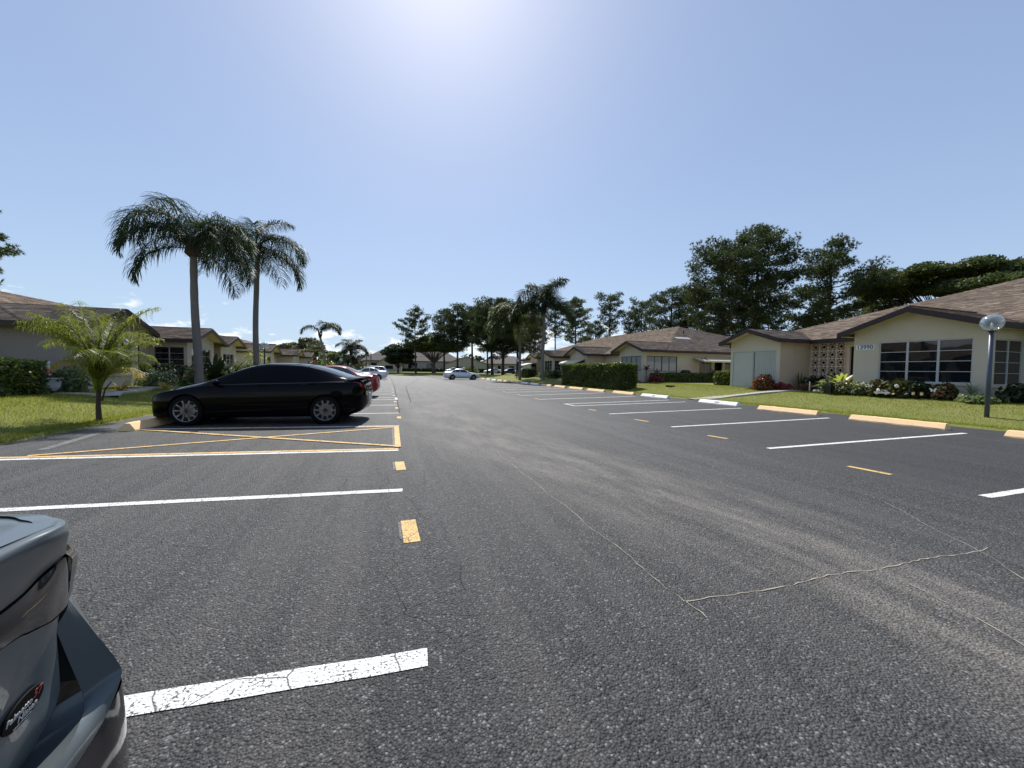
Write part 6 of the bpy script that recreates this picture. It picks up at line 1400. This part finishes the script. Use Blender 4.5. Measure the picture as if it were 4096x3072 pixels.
m = MB(); m.tube([(18.0, 11.45, .8), (18.0, 11.5, 1.15)], .006, 6); obj('flag_stick', m, M['white_metal'], r_)
m = MB(); m.prism([(18.0, 11.5, 1.13), (18.0, 11.64, 1.10), (18.0, 11.64, 1.02), (18.0, 11.49, 1.05)], (.004, 0, 0)); obj('flag', m, M['red_leaf'], r_)
r_ = rootless('garden_gnome', 'small blue garden figure with pointed hat beside the walk', 'garden ornament', (18.6, 12.05, .58)); m = MB(); m.lathe([(.07, .58), (.08, .66), (.055, .76), (.04, .78)], (18.6, 12.05, 0), n=12); obj('body', m, M['paint_lightblue'], r_, smooth=True)
m = MB(); m.lathe([(.001, .775), (.045, .79), (.05, .83), (.04, .86)], (18.6, 12.05, 0), n=12); obj('head', m, M['stop_yellow'], r_, smooth=True); m = MB(); m.lathe([(.06, .85), (.03, .93), (.001, 1.02)], (18.6, 12.05, 0), n=12); obj('hat', m, M['paint_lightblue'], r_, smooth=True)
r_ = rootless('marker_post', 'short white marker post at the bend of the walk', 'post', (18.7, 12.75, .58)); m = MB(); m.tube([(18.7, 12.75, .5), (18.7, 12.75, .97)], .024, 8); obj('post', m, M['plaque'], r_); m = MB(); m.lathe([(.03, .97), (.02, 1.0), (.001, 1.01)], (18.7, 12.75, 0), n=8); obj('cap', m, M['plaque'], r_)
for i in range(11):
    a = i/10; x = 18.2+.25*math.sin(a*3); y = 11.25+a*.95; m = MB(); m.lathe([(.001, .56), (.07, .58), (.075, .62), (.04, .67), (.001, .68)], (x, y, 0), n=8); o = obj('edging_stone', m, M['plaque']); tag(o, 'white edging stone %s in the row from the black pot to the blue gnome' % ('first', 'second', 'third', 'fourth', 'fifth', 'sixth', 'seventh', 'eighth', 'ninth', 'tenth', 'last')[i], 'stone', 'white edging stones by the walk')
# planting by the second right villa
rosette('tall red ti plant against the wall of the second right villa', 24.0, 24.5, .55, 30, .60, .11, 'croton_leaf', 50, (20, 88), 'ti_plant', stem=1.55)
rosette('short red ti plant at the corner between the black framed windows', 18.9, 24.9, .55, 22, .55, .09, 'croton_leaf', 70, (15, 80), 'ti_plant', stem=.95)
rosette('second short red ti plant just right of the corner', 19.6, 24.6, .55, 18, .5, .08, 'red_leaf', 60, (15, 80), 'ti_plant', stem=.7)
shrub('red leaved shrub below the short ti plants', 19.2, 24.2, .55, .5, .5, .55, 'red_leaf', .12, 500); shrub('yellow flower bed in front of the black framed corner window', 18.3, 26.4, .52, .5, 1.2, .45, 'light_leaf', .10, 900, extra=(('yellow_leaf', 160, .10, 1), ('orange_petal', 60, .09, 1)), name='flower_bed', cat='flower bed')
shrub('yellow flowers at the far end of the tall hedge', 16.0, 32.8, .40, .4, .5, .45, 'light_leaf', .10, 300, extra=(('yellow_leaf', 50, .10, 1),))
rosette('thin cordyline shading the awning doorway', 24.9, 24.4, .55, 20, .7, .05, 'dark_leaf', 70, (20, 80), 'cordyline', stem=.7); rosette('second thin cordyline right of the awning doorway', 27.5, 24.3, .55, 20, .7, .05, 'dark_leaf', 70, (20, 80), 'cordyline', stem=.8)
r_ = rootless('barbecue_grill', 'covered dark grill standing against the wall of the second right villa', 'grill', (22.7, 25.0, .56)); m = MB(); m.grid([[(22.7+a*w_, 25.0+b*d_, z_) for a, b in ((-1, -1), (1, -1), (1, 1), (-1, 1), (-1, -1))] for w_, d_, z_ in ((.26, .2, .62), (.30, .22, 1.15), (.34, .23, 1.2), (.30, .22, 1.42), (.18, .12, 1.55))]); m.poly([(22.7+a*.18, 25+b*.12, 1.55) for a, b in ((-1, -1), (1, -1), (1, 1), (-1, 1))]); obj('cover', m, M['trim'], r_)
for sx in (-.24, .24): m = MB(); m.tube([(22.7+sx, 24.85, .55), (22.7+sx, 24.85, .7)], .03, 6); obj('leg', m, M['trim'], r_)
r_ = rootless('valve_box', 'small green lawn valve box lid in the grass before the second right villa', 'utility box', (17.5, 20.6, .45)); m = MB(); zz = lawn_z(17.5, 20.6); m.box(17.35, 17.65, 20.35, 20.85, zz-.02, zz+.07); m.box(17.33, 17.67, 20.33, 20.87, zz+.07, zz+.085); obj('lid', m, M['pole_dark'], r_)
for i, (x, y, h_, mt, lb) in enumerate(((18.3, 41.3, .9, 'light_leaf', 'light green shrub left of the tall right palm trunk'), (18.3, 43.6, .7, 'light_leaf', 'sunlit shrub below the white grid window'), (18.4, 39.6, .9, 'dark_leaf', 'dark shrub right of the tall palm under the side window'), (18.3, 37.2, .8, 'dark_leaf', 'dark shrub beneath the long awning'), (17.9, 35.4, .8, 'broad_leaf', 'leafy shrub under the near half of the long awning'), (17.8, 50.6, .7, 'rust_leaf', 'rust coloured shrub under the far awning'))):
    shrub(lb, x, y, .5, .9, .9, h_, mt, .14, 600)
rosette('bright purple pink hanging parasol cloth plant beside the white grid window', 18.6, 46.9, 1.7, 8, .35, .12, 'red_leaf', 30, (-10, 30), 'hanging_plant')
# ------------------------------------------------------------------ planting along the left villas
zl = .41
shrub('shaggy dark palmetto against the shade darkened tan end wall at the far left', -14.6, 17.0, zl, 1.1, .7, 1.0, 'dark_leaf', .20, 700, elong=3)
rosette('spiky dark palm rising behind the left box hedge', -13.0, 17.1, zl, 34, .95, .035, 'dark_leaf', 60, (0, 88), 'fan_palm', stem=.95)
r_ = thing('planter_urn', 'grey white concrete urn planter on a dark foot beside the left box hedge', 'planter', (-10.0, 15.75, zl)); cx, cy = -10.05, 15.75
m = MB(); m.lathe([(.001, zl+.10), (.22, zl+.10), (.29, zl+.20), (.33, zl+.44), (.36, zl+.46), (.36, zl+.50), (.31, zl+.50), (.30, zl+.42), (.001, zl+.42)], (cx, cy, 0), n=24); obj('bowl', m, simple('urn', (.36, .38, .39), .8, var=.15), r_, smooth=False)
m = MB(); m.lathe([(.001, zl+.0), (.20, zl+.0), (.13, zl+.06), (.20, zl+.10)], (cx, cy, 0), n=18); obj('foot', m, M['trim'], r_)
r_ = thing('lighthouse_ornament', 'small red and white lighthouse ornament standing in the urn', 'garden ornament', (cx+.05, cy, zl+.42)); 
for nm, P, mt in (('tower_base', [(.10, zl+.42), (.075, zl+.62)], 'awning'), ('red_band', [(.075, zl+.62), (.055, zl+.78)], 'lamp_red'), ('tower_top', [(.055, zl+.78), (.045, zl+.90), (.001, zl+.90)], 'awning'), ('lantern_roof', [(.04, zl+.90), (.04, zl+.96), (.075, zl+.97), (.001, zl+1.03)], 'plaque')):
    m = MB(); m.lathe(P, (cx+.06, cy-.02, 0), n=14); obj(nm, m, M[mt], r_, smooth=False)
shrub('low yellow green foliage spilling over the urn rim', cx-.02, cy, zl+.40, .42, .40, .26, 'broad_leaf', .08, 420, name='urn_plant', cat='plant'); rosette('orange bromeliad in the left side of the urn', cx-.20, cy-.05, zl+.46, 16, .42, .045, 'rust_leaf', 60, (20, 80), 'bromeliad')
rosette('golden croton plant under the young palm fronds', -9.2, 17.6, zl, 22, .5, .08, 'yellow_leaf', 70, (15, 80), 'croton_plant'); rosette('yellow bromeliad beside the white rock near the near left villa', -8.6, 19.2, zl, 18, .45, .07, 'yellow_leaf', 80, (15, 70), 'bromeliad')
shrub('yellowing shrub behind the left side of the young palm', -9.9, 16.6, zl, .45, .45, 1.0, 'light_leaf', .10, 500)
shrub('white flowering bush on the lawn edge before the near left villa', -9.6, 20.9, zl, .70, .6, .70, 'light_leaf', .08, 900, extra=(('white_petal', 130, .06, 1),), name='flowering_shrub'); shrub('red tipped leafy shrub right of the white flowering bush', -8.9, 22.4, zl, .6, .6, .85, 'light_leaf', .10, 500, extra=(('red_leaf', 80, .09, 1),))
shrub('dark shade plants under the side window left of the curved palm', -10.2, 23.2, zl, 1.2, .8, .95, 'dark_leaf', .16, 900); shrub('dark bush filling the bed behind the curved palm trunk', -9.2, 24.3, zl, 1.1, .8, .9, 'dark_leaf', .15, 900)
rosette('bird of paradise clump with upright paddle leaves beside the curved palm trunk', -8.6, 24.0, zl, 34, 1.75, .20, 'dark_leaf', 45, (35, 88), 'bird_of_paradise'); rosette('arching cycad with long stiff leaves right of the bird of paradise', -8.0, 24.3, zl, 44, 1.7, .10, 'palm_leaf', 60, (15, 75), 'cycad')
for (x, y, z, lb) in ((-9.35, 23.2, 1.55, 'orange bird of paradise flower left of the curved palm trunk'), (-8.35, 23.6, 2.05, 'upper orange bird of paradise flower right of the curved trunk'), (-8.15, 23.6, 1.62, 'lower orange bird of paradise flower right of the curved trunk')):
    rosette(lb, x, y, z, 5, .16, .04, 'orange_petal', 10, (20, 80), 'orange_flower', 'flower')
shrub('trimmed green hedge shrub under the grid window with red flowers at its foot', -7.9, 26.3, zl, 1.5, .9, 1.05, 'hedge_leaf', .10, 1600, extra=(('red_leaf', 90, .10, 0), ('light_leaf', 200, .10, 1))); shrub('yellow and red variegated shrub in front of the trimmed hedge shrub', -7.6, 24.7, zl, .6, .5, .75, 'light_leaf', .09, 600, extra=(('rust_leaf', 120, .08, 1), ('yellow_leaf', 90, .08, 1)))
shrub('small red flower cluster just over the windshield of the black car', -6.7, 25.2, zl, .4, .3, .75, 'hedge_leaf', .08, 200, extra=(('red_leaf', 120, .09, 1),))
rosette('ponytail palm with fountain of drooping leaves beside the straight palm trunk', -8.2, 29.2, zl, 70, 1.25, .05, 'areca_leaf', 150, (10, 88), 'ponytail_palm', stem=1.35)
shrub('green vine mound on the low hedge beyond the red car', -7.4, 56.5, .3, 1.3, 6.0, 1.5, 'light_leaf', .22, 1300); shrub('clipped shrub mass left of the small white lamp globe', -8.2, 62.0, .3, 2.0, 3.0, 2.1, 'hedge_leaf', .22, 1200)
shrub('orange leaved small tree by the corner of the last left villa', -9.4, 56.5, .3, .5, .5, 1.9, 'rust_leaf', .15, 350)
fr = thing('frangipani', 'sparse leafed frangipani tree with bare forked branches against the sky', 'tree', (-8.0, 63.5, .2)); m = MB(); tips = []
def fork(p, d, l, r, n):
    q = p+d*l; m.tube([p, q], [r, r*.7], 5)
    if n == 0: tips.append(q); return
    for k in range(2 if n > 1 else 3): fork(q, (d+Vector((rnd.uniform(-.75, .75), rnd.uniform(-.75, .75), rnd.uniform(.0, .5)))).normalized(), l*.75, r*.7, n-1)
for k in range(5): fork(Vector((-8+rnd.uniform(-1.5, 1.5), 63.5, .2)), Vector((rnd.uniform(-.4, .4), rnd.uniform(-.4, .4), 1)).normalized(), 1.1, .09, 4)
obj('branches', m, M['pale_bark'], fr)
tp_ = np.repeat(np.array([tuple(t) for t in tips]), 5, 0)+nrs.normal(size=(len(tips)*5, 3))*.12; q, f = quads(tp_, .20, None, nrs, 2.2); tag(np_mesh('leaves', q, f, M['light_leaf'], fr), kind='stuff')
shrub('round clipped green hedge between the distant white cars', 19.2, 94, .45, 2.2, 1.2, 1.5, 'hedge_leaf', .22, 900, name='clipped_hedge', cat='hedge')
hedge('dark foundation hedge of the long low distant house', -6, 21, 118.6, 119.8, .3, 1.4, 'dark_leaf', .3, 30)
hedge('dark hedge running below the distant villas behind the pine trunks', 24, 46, 103, 104.5, .3, 1.5, 'dark_leaf', .3, 30)
